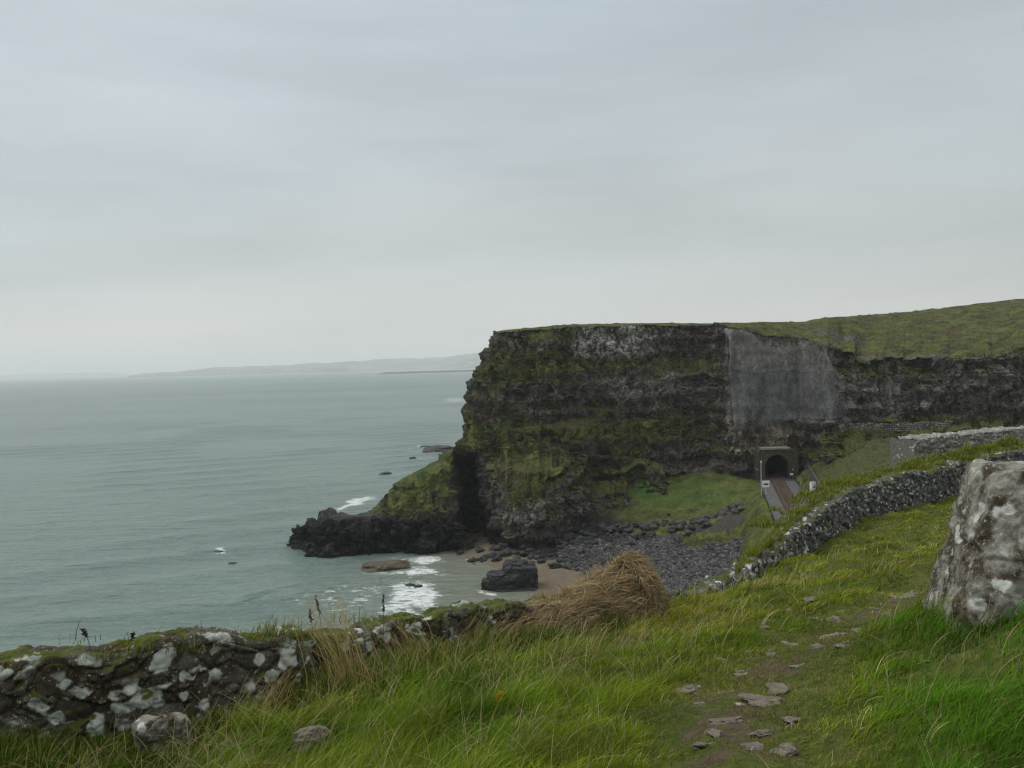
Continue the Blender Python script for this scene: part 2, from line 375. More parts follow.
def m_sea(n):
    pos = n.n('ShaderNodeNewGeometry').outputs['Position']
    foam = n.attr('foam'); sh = n.attr('shallow')
    fn = n.noise(n.vmul(pos, (1, 1, 1)), 1.1, 6, .75, .8); fn2 = n.noise(pos, .28, 5, .6)
    fv = n.noise(n.vmul(pos, (.35, .9, 1)), 1.0, 6, .8, 1.2)
    fm = n.mapr(n.math('ADD', n.math('MULTIPLY', foam, .85), n.math('MULTIPLY', n.math('SUBTRACT', n.math('ADD', n.math('MULTIPLY', fn, .35), n.math('MULTIPLY', fv, .65)), .5), 5.0)), .46, .90)
    fm = n.math('MULTIPLY', fm, n.mapr(foam, .12, .4))
    band = n.noise(n.vmul(pos, (.0016, .006, 1)), 1.0, 4, .6); band2 = n.noise(n.vmul(pos, (.012, .05, 1)), 1.0, 4, .6)
    deep = n.mix(n.mapr(n.math('ADD', n.math('MULTIPLY', band, .6), n.math('MULTIPLY', band2, .4)), .42, .58), (.050, .100, .093), (.098, .160, .145))
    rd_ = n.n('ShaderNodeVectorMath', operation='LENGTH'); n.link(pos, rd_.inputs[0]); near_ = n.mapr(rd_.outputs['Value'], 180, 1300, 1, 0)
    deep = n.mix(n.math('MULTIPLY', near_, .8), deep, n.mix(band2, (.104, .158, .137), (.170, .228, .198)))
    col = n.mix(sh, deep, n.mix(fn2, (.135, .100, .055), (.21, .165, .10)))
    col = n.mix(n.math('MULTIPLY', n.attr('milky'), .75), col, (.17, .205, .165))
    col = n.mix(fm, col, (.72, .75, .74))
    # wind ripple, crests roughly across the view
    r1 = n.noise(n.vmul(pos, (.16, .62, 1)), 1.0, 5, .62, .6)
    r2 = n.noise(n.vmul(pos, (.05, .17, 1)), 1.0, 5, .6, .5)
    r3 = n.noise(n.vmul(pos, (.9, 2.2, 1)), 1.0, 4, .6, .3)
    h = n.math('ADD', n.math('ADD', n.math('MULTIPLY', r1, 1.1), n.math('MULTIPLY', r2, 2.1)), n.math('MULTIPLY', r3, .42))
    rough = n.mix(fm, (.28, .28, .28), (.9, .9, .9))
    return princ(n, col, rough, n.bump(h, .9, 1.45), .5, IOR=1.33)
M_sea = make_mat('sea_water', m_sea)

def vh(u): return 377.5 - .0268 * u
# ------------------------------------------------------------------ HEADLAND (cliff)
def I(x, pts): 
    a = np.array(pts, float); return np.interp(x, a[:, 0], a[:, 1])
def build_headland():
    # columns: front part fixed directions, then squeezed part up to the tip, then round the back
    uf = np.concatenate([np.linspace(1450, 1060, 160)[:-1], np.linspace(1060, 505, 760)])
    q = np.sin(np.linspace(0, 1, 330)[1:] * math.pi / 2); nb = 90
    C = len(uf) + len(q) + nb
    rows_face = 330; rows_slope = 90; rows_top = 50
    tf = np.linspace(0, 1, rows_face)
    def z_edge(u): return I(u, [(480, 41.2), (560, 42.4), (650, 42.6), (720, 42.2), (745, 40.8), (766, 39.4), (800, 39.0), (832, 36.6), (860, 34.6), (940, 34.6), (1024, 35.6), (1450, 36)])
    def z_edge2(u): return z_edge(u) + sstep(842, 870, u) * 1.5 * fbm(P3(u * .045, 2.0, 77.0), 4)
    def z_top(u): return I(u, [(480, 41.7), (520, 42.4), (560, 43.1), (620, 43.3), (740, 42.8), (800, 43.3), (860, 44.6), (930, 45.9), (1024, 48.0), (1200, 52), (1450, 57)])
    def foot(u): return I(u, [(285, 160), (300, 158), (312, 150), (360, 150), (400, 151.5), (450, 154.5), (500, 153), (540, 152), (575, 155), (620, 158), (700, 161), (760, 163), (800, 163), (830, 152), (850, 140), (900, 138), (1024, 131), (1450, 114)])
    def utip(z): return I(z, [(-2, 290), (0, 293), (2.5, 298), (4.5, 308), (5.8, 324), (6.5, 362), (7.3, 372), (9, 381), (11.5, 392), (13.6, 413), (15.5, 437), (18.6, 459), (22, 465), (30, 476), (38, 487), (40, 492), (41.5, 496), (60, 497)])
    prA = [(-3, -1), (0, 0), (7, 1.2), (13, 2.4), (14.2, 5), (17.5, 6), (20, 7.5), (23, 11.5), (24.5, 12), (30.5, 13.2), (33, 15), (36, 19.5), (37, 20), (43.5, 21)]
    prB = [(-3, 0), (11, 0), (17, .8), (18.5, 2.2), (24, 3.4), (30, 5.5), (38, 8), (44, 10.5)]
    prC = [(-3, 0), (11, 2), (20.5, 17), (21.2, 20), (22.2, 20.6), (27, 21.4), (33, 23), (40, 24.5)]
    lin = [(-3, 0), (43.5, 20)]
    def D(u, z, wob):
        zz = z + wob
        kk = np.clip(.62 + .75 * fbm(P3(u * .016, z * .03, 21.0), 3), .05, 1); a = I(zz, prA) * kk + I(zz, lin) * (1 - kk); b = I(zz, prB); c = I(zz, prC)
        wb = sstep(700, 735, u); wc = sstep(825, 850, u)
        p = (a * (1 - wb) + b * wb) * (1 - wc) + c * wc
        d = foot(u) + p + (1.5 * fbm(P3(u * .05, z * .05, 41.0), 3) + .5 * fbm(P3(u * .16, z * .12, 47.0), 2)) * sstep(4, 9, z) * (1 - sstep(z_edge(u) - 3, z_edge(u), z)) * (1 - .8 * np.exp(-((u - 777) / 40) ** 4))
        # buttress with grassy crown, the cave left of it, the promontory
        d = d - 4.5 * sstep(492, 506, u) * (1 - sstep(556, 578, u)) * (1 - sstep(9, 19, z)) 
        d = d + 16 * sstep(459, 466, u + .12 * (z * 5)) * (1 - sstep(480, 492, u + .4 * z)) * (1 - sstep(14, 18.5, z))
        d = d + 5 * sstep(470, 440, u) * sstep(3, 14, z) * (1 - sstep(16, 22, z))
        d = d + 3.5 * np.exp(-((u - 590) / 22) ** 2 - ((z - 26) / 1.6) ** 2) + 3 * np.exp(-((u - 572) / 22) ** 2 - ((z - 23.5) / 1.2) ** 2)
        d = d + 3.5 * np.exp(-((u - 597) / 26) ** 2 - ((z - 11.8) / 2.2) ** 2)
        return d
    V = np.zeros((rows_face + rows_slope + rows_top, C, 3)); UU = np.zeros(V.shape[:2]); ZZ = UU.copy(); KIND = UU.copy()
    nfq = len(uf) + len(q)
    for pas in range(rows_face + rows_slope):
        # z for every column
        ucol = np.concatenate([uf, np.full(len(q), 500.0)])
        for it in range(2):
            ze, zt = z_edge2(ucol), z_top(ucol)
            if pas < rows_face: z = -3 + (ze + 3) * tf[pas]; ex = 0
            else:
                s = (pas - rows_face + 1) / rows_slope; z = ze + (zt - ze) * s
                ex = I(ucol, [(480, 3), (700, 6), (760, 17), (832, 32), (900, 45), (1024, 53), (1450, 80)]) * s
            ut = utip(z)
            ucol = np.concatenate([uf, 505 + (ut[len(uf):] - 505) * q])
        wob = 2.6 * fbm(P3(ucol * .020, z * .02, 3.3), 3) * np.where(ucol < 830, 1, .45) + 1.0 * fbm(P3(ucol * .09, z * .05, 8.3), 2)
        d = D(ucol, z, wob) + ex
        rd = np.concatenate([np.zeros(len(uf)), 6.0 * (1 - np.sqrt(1 - np.clip((q - .55) / .45, 0, 1) ** 2 * .995))])
        rd *= np.interp(z, [-3, 5, 20], [.5, .8, 1])
        d = d + rd
        x = (ucol - CX) / F * d      # roll-corrected below
        # exact: find x so that the point at (x,d,z) projects to column ucol
        for it in range(3):
            uu, _ = proj(np.stack([x, d, z], -1)); x = x + (ucol - uu) / F * d
        V[pas, :nfq] = np.stack([x, d, z], -1); UU[pas, :nfq] = ucol; ZZ[pas, :nfq] = z
        b = (np.arange(nb) + 1) / nb; b = b ** 1.3
        T = V[pas, nfq - 1]; z_ = T[2]
        J = np.array([4.0, max(T[1] + 8, 180), z_]); E = np.array([30.0, 330.0, z_])
        J1 = np.array([T[0] + 0.5, T[1] + 6, z_])
        pa = ((1 - b) ** 3)[:, None] * T + (3 * (1 - b) ** 2 * b)[:, None] * J1 + (3 * (1 - b) * b ** 2)[:, None] * J + (b ** 3)[:, None] * E
        V[pas, nfq:] = pa; UU[pas, nfq:] = 400; ZZ[pas, nfq:] = z_
        KIND[pas] = 0 if pas < rows_face else 1
    last = V[rows_face + rows_slope - 1]
    for k in range(rows_top):
        s = ((k + 1) / rows_top) ** 2
        far = last.copy(); far[:, 1] = np.maximum(330, last[:, 1] + 60); far[:, 0] = last[:, 0] * 1.6 + 45; far[:, 2] = last[:, 2] + 1.0
        V[rows_face + rows_slope + k] = last * (1 - s) + far * s
        V[rows_face + rows_slope + k, :, 2] = last[:, 2] + .25 * math.sin(min(s * 40, math.pi / 2))
        UU[rows_face + rows_slope + k] = UU[rows_face + rows_slope - 1]; ZZ[rows_face + rows_slope + k] = last[:, 2]; KIND[rows_face + rows_slope + k] = 2
    def normals(V):
        a = np.gradient(V, axis=0); b = np.gradient(V, axis=1); n = np.cross(a, b); n /= np.linalg.norm(n, axis=-1, keepdims=True) + 1e-9
        return n
    N = normals(V)
    if (N[150, 400, 1]) > 0: N = -N; 
    steep = 1 - np.clip(np.abs(N[..., 2]), 0, 1)             # 1 = vertical
    X, Y, Z = V[..., 0], V[..., 1], V[..., 2]
    A = np.where(UU == 400, Y, X)                             # rough arc coordinate
    rockm = np.maximum(sstep(.15, .55, steep), sstep(7.5, 5, V[..., 2] + 1.5 * fbm(V * .1, 2)))
    Q = V.copy()
    warp = P3(fbm(Q * .35, 3), fbm(Q * .35 + 40, 3), fbm(Q * .3 + 80, 2))
    W = Q + warp * .9
    c1, f1, f2 = cell(W * np.array([.34, .34, .22])); c2, g1, g2 = cell(W * np.array([1.05, 1.05, .45]) + 9)
    dis = (c1 - .5) * 1.7 - .5 * np.exp(-(f2 - f1) * 9) + (c2 - .5) * .75 - .3 * np.exp(-(g2 - g1) * 8)
    c4, k1, k2 = cell(W * np.array([2.3, 2.3, 1.2]) + 21); colm = np.abs(fbm(P3(A * .9, 0 * Z, Z * .10), 3)); dis = dis + (c4 - .5) * .42 - .18 * np.exp(-(k2 - k1) * 7) - .55 * np.exp(-colm * 9) * sstep(-.1, .4, fbm(Q * .07 + 60, 2))
    c3, h1, h2 = cell(W * np.array([.30, .30, .45]) + 4); lowp = sstep(8, 5, Z) * (UU < 520)
    dis = dis + lowp * ((c3 - .5) * 2.2 - .9 * np.exp(-(h2 - h1) * 7)); dis = dis * rockm * np.clip((Z + 3) / 4, .3, 1)
    dis += 1.5 * fbm(Q * .085 + 5, 3) * rockm + .5 * fbm(Q * .3, 4) * (.35 + .65 * rockm) + .16 * fbm(Q * 1.3, 3)
    # horizontal undercut beds in the strata
    bed = np.sin(Z * 2.1 + 1.5 * fbm(Q * np.array([.08, .08, .02]), 2)); dis += .28 * bed * rockm
    edge_keep = np.exp(-((ZZ - 43) / 1.2) ** 2) * 0
    frontk = 1.0 - .8 * np.exp(-((UU - 776) / 20) ** 2) * (Z < 22)
    pu_, pv_ = proj(V); frontk = frontk * (1 - .75 * sstep(718, 730, pu_) * (1 - sstep(834, 844, pu_)) * sstep(322, 332, pv_) * (1 - sstep(415, 424, pv_)) * (KIND == 0))
    V2 = V + N * (dis * frontk)[..., None]
    slope_k = (KIND == 1); terr = .35 * np.abs(fbm(Q * np.array([.16, .16, .9]) + 11, 3)) + .55 * fbm(Q * .22 + 2, 4)
    V2[..., 2] += np.where(slope_k, terr, 0) * sstep(z_top(UU) - .3, z_top(UU) - 2.5, ZZ)
    V2[KIND == 2, 2] = V[KIND == 2, 2] + (.25 * fbm(Q[KIND == 2] * .15, 3))
    V2[..., 2] = np.where(KIND == 1, V2[..., 2], V2[..., 2])
    N2 = normals(V2); N2 = N2 * np.sign((N2 * N).sum(-1, keepdims=True))
    up0 = N[..., 2]; up = np.clip(.6 * up0 + .4 * N2[..., 2], -1, 1)
    pu, pv = proj(V)
    grass = .03 + .64 * sstep(.20, .66, up) + .38 * fbm(Q * np.array([.09, .09, .13]) + 30, 4) + .12 * sstep(.1, .4, up)
    def blob(u0, v0, ru, rv, p=2): return np.exp(-(np.abs((pu - u0) / ru) ** p + np.abs((pv - v0) / rv) ** p))
    front = (UU > 401)
    # where turf has a hold in the real cliff, and where it has not
    for (u0, v0, ru, rv, a) in ((940, 350, 60, 14, -.25), (515, 372, 40, 14, .4), (620, 363, 90, 8, .38), (500, 430, 45, 22, .34), (600, 428, 70, 10, .42), (530, 472, 34, 20, .5), (540, 515, 30, 18, .12),
                                (430, 490, 40, 22, .38), (620, 475, 60, 12, .45), (700, 440, 40, 18, .12), (640, 390, 60, 12, -.12), (570, 385, 80, 8, -.3), (510, 340, 30, 12, .05), (565, 338, 14, 16, .45), (545, 352, 30, 8, .35),
                                (620, 343, 50, 13, -.5), (520, 392, 40, 9, -.3), (700, 470, 60, 10, -.4), (690, 343, 30, 14, -.4), (940, 366, 120, 12, .42), (930, 398, 110, 16, -.05), (870, 445, 60, 18, .9), (950, 425, 80, 8, .6), (780, 395, 55, 50, -.6)):
        grass = grass + a * blob(u0, v0, ru, rv, 4) * front
    grass = np.where(KIND >= 1, np.maximum(grass, .95 + .25 * fbm(Q * .09, 3)), grass)
    grass += .5 * np.exp(-((Z - ZZ.max(0)[None, :]) / 1.0) ** 2) * 0
    wetz = 3.2 + 2.5 * sstep(480, 430, UU) * 0 + 2.0 * fbm(Q * .12 + 3, 3) + 3.0 * sstep(520, 470, UU)
    wet = sstep(wetz + 1.5, wetz - 1.0, Z) * (pu < 700)
    wet = np.maximum(wet, .9 * sstep(459, 466, UU) * (1 - sstep(486, 498, UU)) * (1 - sstep(13, 17, Z)))  # the cave recess gets the same near-black tone as the wet foot
    grass = grass * (1 - wet)
    pale = (1.1 * blob(612, 341, 42, 17, 4) + .55 * blob(530, 345, 36, 14, 4) + .5 * blob(870, 390, 34, 26, 4) + .35 * blob(1000, 385, 60, 20, 4) + .35 * blob(520, 500, 40, 30, 4) + .3 * blob(640, 385, 60, 14, 4)) * front
    tan = (2.2 * blob(764, 432, 36, 22, 6) + .35 * blob(790, 345, 50, 16, 4) + .25 * blob(690, 345, 30, 16, 4)) * front
    lush = .8 * blob(650, 487, 16, 8) + .3 * blob(430, 480, 24, 12) + .35 * blob(495, 425, 12, 8)
    # open the tunnel mouth
    grass = np.where((KIND == 1) & (UU > 800), grass - .95 * sstep(.02, .4, fbm(Q * np.array([.07, .07, .2]) + 90, 4)) * sstep(z_top(UU) - 2, z_top(UU) - 9, ZZ), grass)
    hole = (KIND == 0) & (np.hypot(X - TX, 0) < 3.1) & (Z < 16.3) & (Z > 8) & (Y > 150)
    Vn = V2.reshape(-1, 3)
    ob = grid_obj('headland', V2, dict(grass=grass, pale=np.clip(pale, 0, 1), wet=np.clip(wet, 0, 1), tan=np.clip(tan, 0, 1), lush=np.clip(lush, 0, 1)),
                  flip=True, keep=~hole, mat=M_cliff, smooth=False)
    tag(ob, kind='structure')
    return V, V2, N, UU, KIND, pu, pv

# railway reference: tunnel mouth
T0 = atZ(np.array(775.5), np.array(477.5), 11.0); TX, TY = float(T0[0]), float(T0[1])
T1 = atZ(np.array(799.0), np.array(520.0), 11.0)
dirT = (T1 - T0)[:2]; dirT = dirT / np.linalg.norm(dirT)       # towards the viewer
TY -= .3
HV, HV2, HN, HU, HK, Hpu, Hpv = build_headland()

# ------------------------------------------------------------------ COVE (talus, beach, railway shelf)
def tps(P, z, lam=1e-3):
    n = len(P); d = np.linalg.norm(P[:, None] - P[None], axis=-1); K = np.where(d > 0, d * d * np.log(d + 1e-9), 0) + lam * np.eye(n)
    Q = np.c_[np.ones(n), P]; A = np.block([[K, Q], [Q.T, np.zeros((3, 3))]]); s = np.linalg.solve(A, np.r_[z, 0, 0, 0])
    def f(x, y):
        sh = np.shape(x); x = np.ravel(x); y = np.ravel(y); out = np.zeros(len(x))
        for i in range(0, len(x), 50000):
            xx, yy = x[i:i + 50000], y[i:i + 50000]; d = np.hypot(xx[:, None] - P[:, 0], yy[:, None] - P[:, 1])
            out[i:i + 50000] = (np.where(d > 0, d * d * np.log(d + 1e-9), 0)) @ s[:n] + s[n] + s[n + 1] * xx + s[n + 2] * yy
        return out.reshape(sh)
    return f
ctl = []
for (u, v, z) in [(440, 600, -1.3), (400, 560, -3), (470, 548, .1), (455, 575, -.9), (500, 600, -.5), (490, 572, -.25), (530, 603, .0), (550, 575, .5), (590, 566, 1.2), (540, 556, 1.3), (600, 545, 2.6), (560, 540, 2.4),
                  (640, 525, 5.0), (600, 515, 5.2), (590, 490, 9.3), (650, 482, 10.4), (700, 478, 11.2), (740, 477, 11.6), (700, 560, 3.0), (740, 505, 8.6), (690, 510, 7.0), (720, 530, 5.6), (760, 545, 5.0),
                  (700, 590, 2.0), (620, 590, .8), (640, 630, .3), (560, 620, -.2), (775, 520, 9.4), (755, 495, 10.3), (740, 600, 3.4), (500, 545, 1.6), (300, 640, -5), (350, 570, -3)]:
    p = atZ(np.array(float(u)), np.array(float(v)), z); ctl.append((p[0], p[1], z))
for (x, y, z) in ((110, 100, 16), (20, 60, 1), (0, 60, -1), (60, 175, 11), (0, 172, 3), (-20, 60, -4), (60, 60, 11)): ctl.append((x, y, z))
ctl = np.array(ctl); shore_f = tps(ctl[:, :2], ctl[:, 2], .5)
def rail_d(x, y):                                    # signed distance from the track centre line, and distance along it
    dx, dy = x - TX, y - TY; al = dx * dirT[0] + dy * dirT[1]; sd = dx * (-dirT[1]) + dy * dirT[0]
    return sd, al
SG = 1.0 if (-dirT[1]) > 0 else -1.0                  # + = right of the track as seen
def cove_h(x, y):
    z = shore_f(x, y); sd, al = rail_d(x, y); sr = sd * SG
    # level formation for the railway; cutting bank on the right
    z = np.where(sr > 3.4, np.minimum(np.maximum(11.3, 11.0 + (sr - 3.4) * .62), 18.5), z)
    k = sstep(9.0, 3.4, np.abs(sr)); z = np.where(sr < 3.4, z * (1 - k) + 10.55 * k, z)
    z = np.where(np.abs(sr) < 3.5, 10.55, z)
    return np.clip(z, -6, 30)
xs = np.arange(-45, 125, .32); ys = np.arange(55, 176, .32)
gx, gy = np.meshgrid(xs, ys); gz = cove_h(gx, gy)
sd, al = rail_d(gx, gy); sr = sd * SG; onrail = np.abs(sr) < 3.6
Pn = P3(gx, gy); pu0, pv0 = proj(P3(gx, gy, gz))
gmask = sstep(4.4, 5.8, gz + 1.6 * fbm(Pn * .09, 3)) 
stones = sstep(750, 700, pu0) * 1.0
cv, cf1, cf2 = cell(Pn * .75)
roughness = (1 - gmask) * sstep(.6, 1.8, gz)
gz2 = gz + np.where(onrail, 0, np.where(sr > 4.5, 1.0 * fbm(Pn * .22 + 2, 4), 0) + gmask * (.5 * fbm(Pn * .3 + 6, 4) + .25 * np.abs(fbm(Pn * .8, 3))) + .35 * fbm(Pn * .16, 4) * sstep(.3, 3, gz) + roughness * ((cv - .5) * .9 - .4 * np.exp(-(cf2 - cf1) * 6)) + .12 * fbm(Pn * .9, 3) * sstep(.5, 2, gz))
def blobp(u0, v0, ru, rv, p=2): return np.exp(-(np.abs((pu0 - u0) / ru) ** p + np.abs((pv0 - v0) / rv) ** p))
# grass tongue running down beside the railway shelf, bare scar in it
gmask = np.clip(gmask + blobp(775, 510, 26, 30, 4) + 1.5 * blobp(712, 539, 30, 8, 4) - 1.1 * np.exp(-((pu0 - (745 - (pv0 - 512) * 1.6)) / 12) ** 2) * blobp(725, 520, 34, 15, 4), 0, 1.2)
gmask = np.clip(gmask + .8 * blobp(690, 497, 80, 15, 4) + .5 * blobp(600, 503, 40, 12, 4), 0, 1.2)
gmask = np.where(sr > 3.6, 1, gmask); gmask = np.where(onrail, 0, gmask)
sandm = sstep(1.6, .9, gz + .35 * fbm(Pn * .3, 3)) * (gz < 2)
wetm = sstep(660, 590, pu0) * sstep(7.0, 4.5, gz + 1.0 * fbm(Pn * .15, 3)) * (1 - sandm)
lushm = np.clip(.9 * blobp(648, 490, 16, 9) + .3 * blobp(700, 495, 60, 16), 0, 1)
dirtm = np.clip(1.2 * np.exp(-((pu0 - (745 - (pv0 - 512) * 1.6)) / 16) ** 2) * blobp(725, 520, 40, 20, 4), 0, 1)
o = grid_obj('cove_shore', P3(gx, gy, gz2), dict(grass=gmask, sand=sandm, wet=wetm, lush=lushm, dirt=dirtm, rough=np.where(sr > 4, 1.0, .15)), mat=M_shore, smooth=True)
tag(o, kind='structure')

# ------------------------------------------------------------------ HILLSIDE (foreground)
wall_path = []
for (u, v, Dd) in [(-420, 700, 6.2), (-150, 672, 7.2), (0, 656, 7.9), (100, 646, 8.3), (290, 634, 9.5), (400, 618, 11.0), (510, 602, 12.5), (600, 592, 14.5), (690, 588, 17.2), (722, 582, 19.0), (760, 552, 22.0),
                   (800, 519, 25.5), (850, 487, 30), (905, 474, 34), (965, 462, 38.5), (1030, 446, 43), (1120, 444, 48), (1300, 440, 60)]:
    p = atD(np.array(float(u)), np.array(float(v)), np.array(Dd)); wall_path.append(p)
wall_path = np.array(wall_path)
def smooth_path(P, n):
    t = np.r_[0, np.cumsum(np.linalg.norm(np.diff(P[:, :2], axis=0), axis=1))]; T = np.linspace(0, t[-1], n)
    Q = np.stack([np.interp(T, t, P[:, i]) for i in range(P.shape[1])], 1)
    k = np.array([1, 2, 3, 2, 1.]) / 9
    for _ in range(6):
        E = np.pad(Q, ((2, 2), (0, 0)), mode='edge'); E[:2] = Q[0] - (Q[1:3][::-1] - Q[0]); E[-2:] = Q[-1] + (Q[-1] - Q[-3:-1][::-1])
        Q = sum(k[i] * E[i:i + len(Q)] for i in range(5))
    return Q
WP = smooth_path(wall_path, 320)                      # wall top centre line (x, y, ztop)
Wt = np.gradient(WP[:, :2], axis=0); Wt /= np.linalg.norm(Wt, axis=1, keepdims=True); Wn = np.stack([-Wt[:, 1], Wt[:, 0]], 1)  # away from viewer
def wall_sd(x, y):
    sh = np.shape(x); x = np.ravel(x); y = np.ravel(y); d = np.zeros(len(x)); ix = np.zeros(len(x), int)
    for i in range(0, len(x), 40000):
        dx = x[i:i + 40000, None] - WP[:, 0]; dy = y[i:i + 40000, None] - WP[:, 1]; q = dx * dx + dy * dy; k = q.argmin(1); a = np.arange(len(k))
        d[i:i + 40000] = np.sqrt(q[a, k]) * np.sign(dx[a, k] * Wn[k, 0] + dy[a, k] * Wn[k, 1]); ix[i:i + 40000] = k
    return d.reshape(sh), ix.reshape(sh)
nctl = []
for (u, v, Dd) in [(100, 748, 8.0), (0, 760, 7.6), (290, 706, 9.1), (400, 668, 10.6), (510, 648, 12.2), (600, 622, 13.6), (690, 596, 17.0), (722, 592, 18.8), (760, 572, 21.5), (800, 557, 25), (850, 525, 29.5), (900, 510, 33), (960, 492, 37.5),
                   (512, 790, 4.6), (1024, 790, 3.9), (980, 612, 6.2), (1000, 700, 5.0), (870, 625, 10), (800, 650, 8.5), (940, 570, 15), (930, 520, 27), (700, 712, 6), (700, 640, 10.5), (512, 716, 6.4), (300, 780, 6.6), (160, 790, 6.8), (620, 670, 8.8), (850, 575, 17), (1024, 500, 33), (780, 600, 14.5), (860, 700, 5.8),
                   (1060, 610, 6.5), (1060, 540, 16)]:
    p = atD(np.array(float(u)), np.array(float(v)), np.array(float(Dd))); nctl.append(p)
nctl += [np.array(p) for p in ((0, 0, 33.4), (0, -8, 34.2), (-8, -3, 32.9), (10, 0, 34.0), (-14, 2, 31.6), (30, 10, 32.8), (50, 40, 30.5), (16, 6, 33.6))]
nctl = np.array(nctl); near_f = tps(nctl[:, :2], nctl[:, 2], .8)
PATHP = atD(np.array([760., 742, 735, 770, 815, 850, 885, 925, 960]), np.array([800., 740, 705, 672, 645, 625, 606, 590, 580]), np.array([4.2, 5.3, 6.2, 7.4, 8.8, 9.8, 11, 13, 15]))
def path_m(x, y):
    a = np.linspace(0, len(PATHP) - 1, 120); px = np.interp(a, np.arange(len(PATHP)), PATHP[:, 0]); py = np.interp(a, np.arange(len(PATHP)), PATHP[:, 1])
    sh = np.shape(x); x = np.ravel(x); y = np.ravel(y); d = np.full(len(x), 99.0)
    for i in range(120): d = np.minimum(d, np.hypot(x - px[i], y - py[i]))
    return d.reshape(sh)
def hill_h(x, y, detail=True):
    z0 = near_f(x, y); d, ix = wall_sd(x, y)
    zt = WP[ix, 2]; vergew = np.interp(ix, [0, 130, 190, 225, 319], [.8, 1.0, 1.5, 1.5, 2.0])
    uW = proj(WP)[0]; over = np.interp(np.where(WP[ix, 1] < 2, -500, uW[ix]), [0, 650, 740, 790, 850, 905, 960, 1200], [-.75, -.75, -.45, -.45, -.02, .33, .42, .5])
    zb = zt - .35 + (over + .35) * sstep(.2, .9, d) - .22 * np.clip(d, 0, vergew) - 1.05 * np.clip(d - vergew, 0, None)
    z = np.where(d > 0.0, zb, z0)
    if detail:
        near = sstep(2.5, 0.3, d); P = P3(x, y); pm = sstep(.9, .3, path_m(x, y)) 
        z = z + near * ((.13 * fbm(P * .8, 4) + .08 * fbm(P * 2.1 + 4, 2)) * (1 - .6 * pm) + .025 * fbm(P * 4, 3)) - .05 * pm * (d < 0)
    return np.maximum(z, cove_h(x, y) - .6 if detail else -9)
ang = np.linspace(R(-62), R(62), 760); rr = np.exp(np.linspace(math.log(1.0), math.log(100), 620))
ga, gr = np.meshgrid(ang, rr); hx, hy = np.sin(ga) * gr, np.cos(ga) * gr - .8
hz = hill_h(hx, hy); hd, _ = wall_sd(hx, hy)
keep = (hz > cove_h(hx, hy) - .5)
o = grid_obj('hillside', P3(hx, hy, hz), dict(path=np.where(hd < 0, sstep(.85, .15, path_m(hx, hy)), 0)), flip=True, mat=M_hill, smooth=True)
tag(o, kind='structure')
bx, by = np.meshgrid(np.linspace(-40, 60, 90), np.linspace(-40, .3, 40))
o = grid_obj('ground_behind', P3(bx, by, hill_h(bx, by) - .02), dict(path=bx * 0), mat=M_hill); o.name = 'ground'; tag(o, kind='structure')

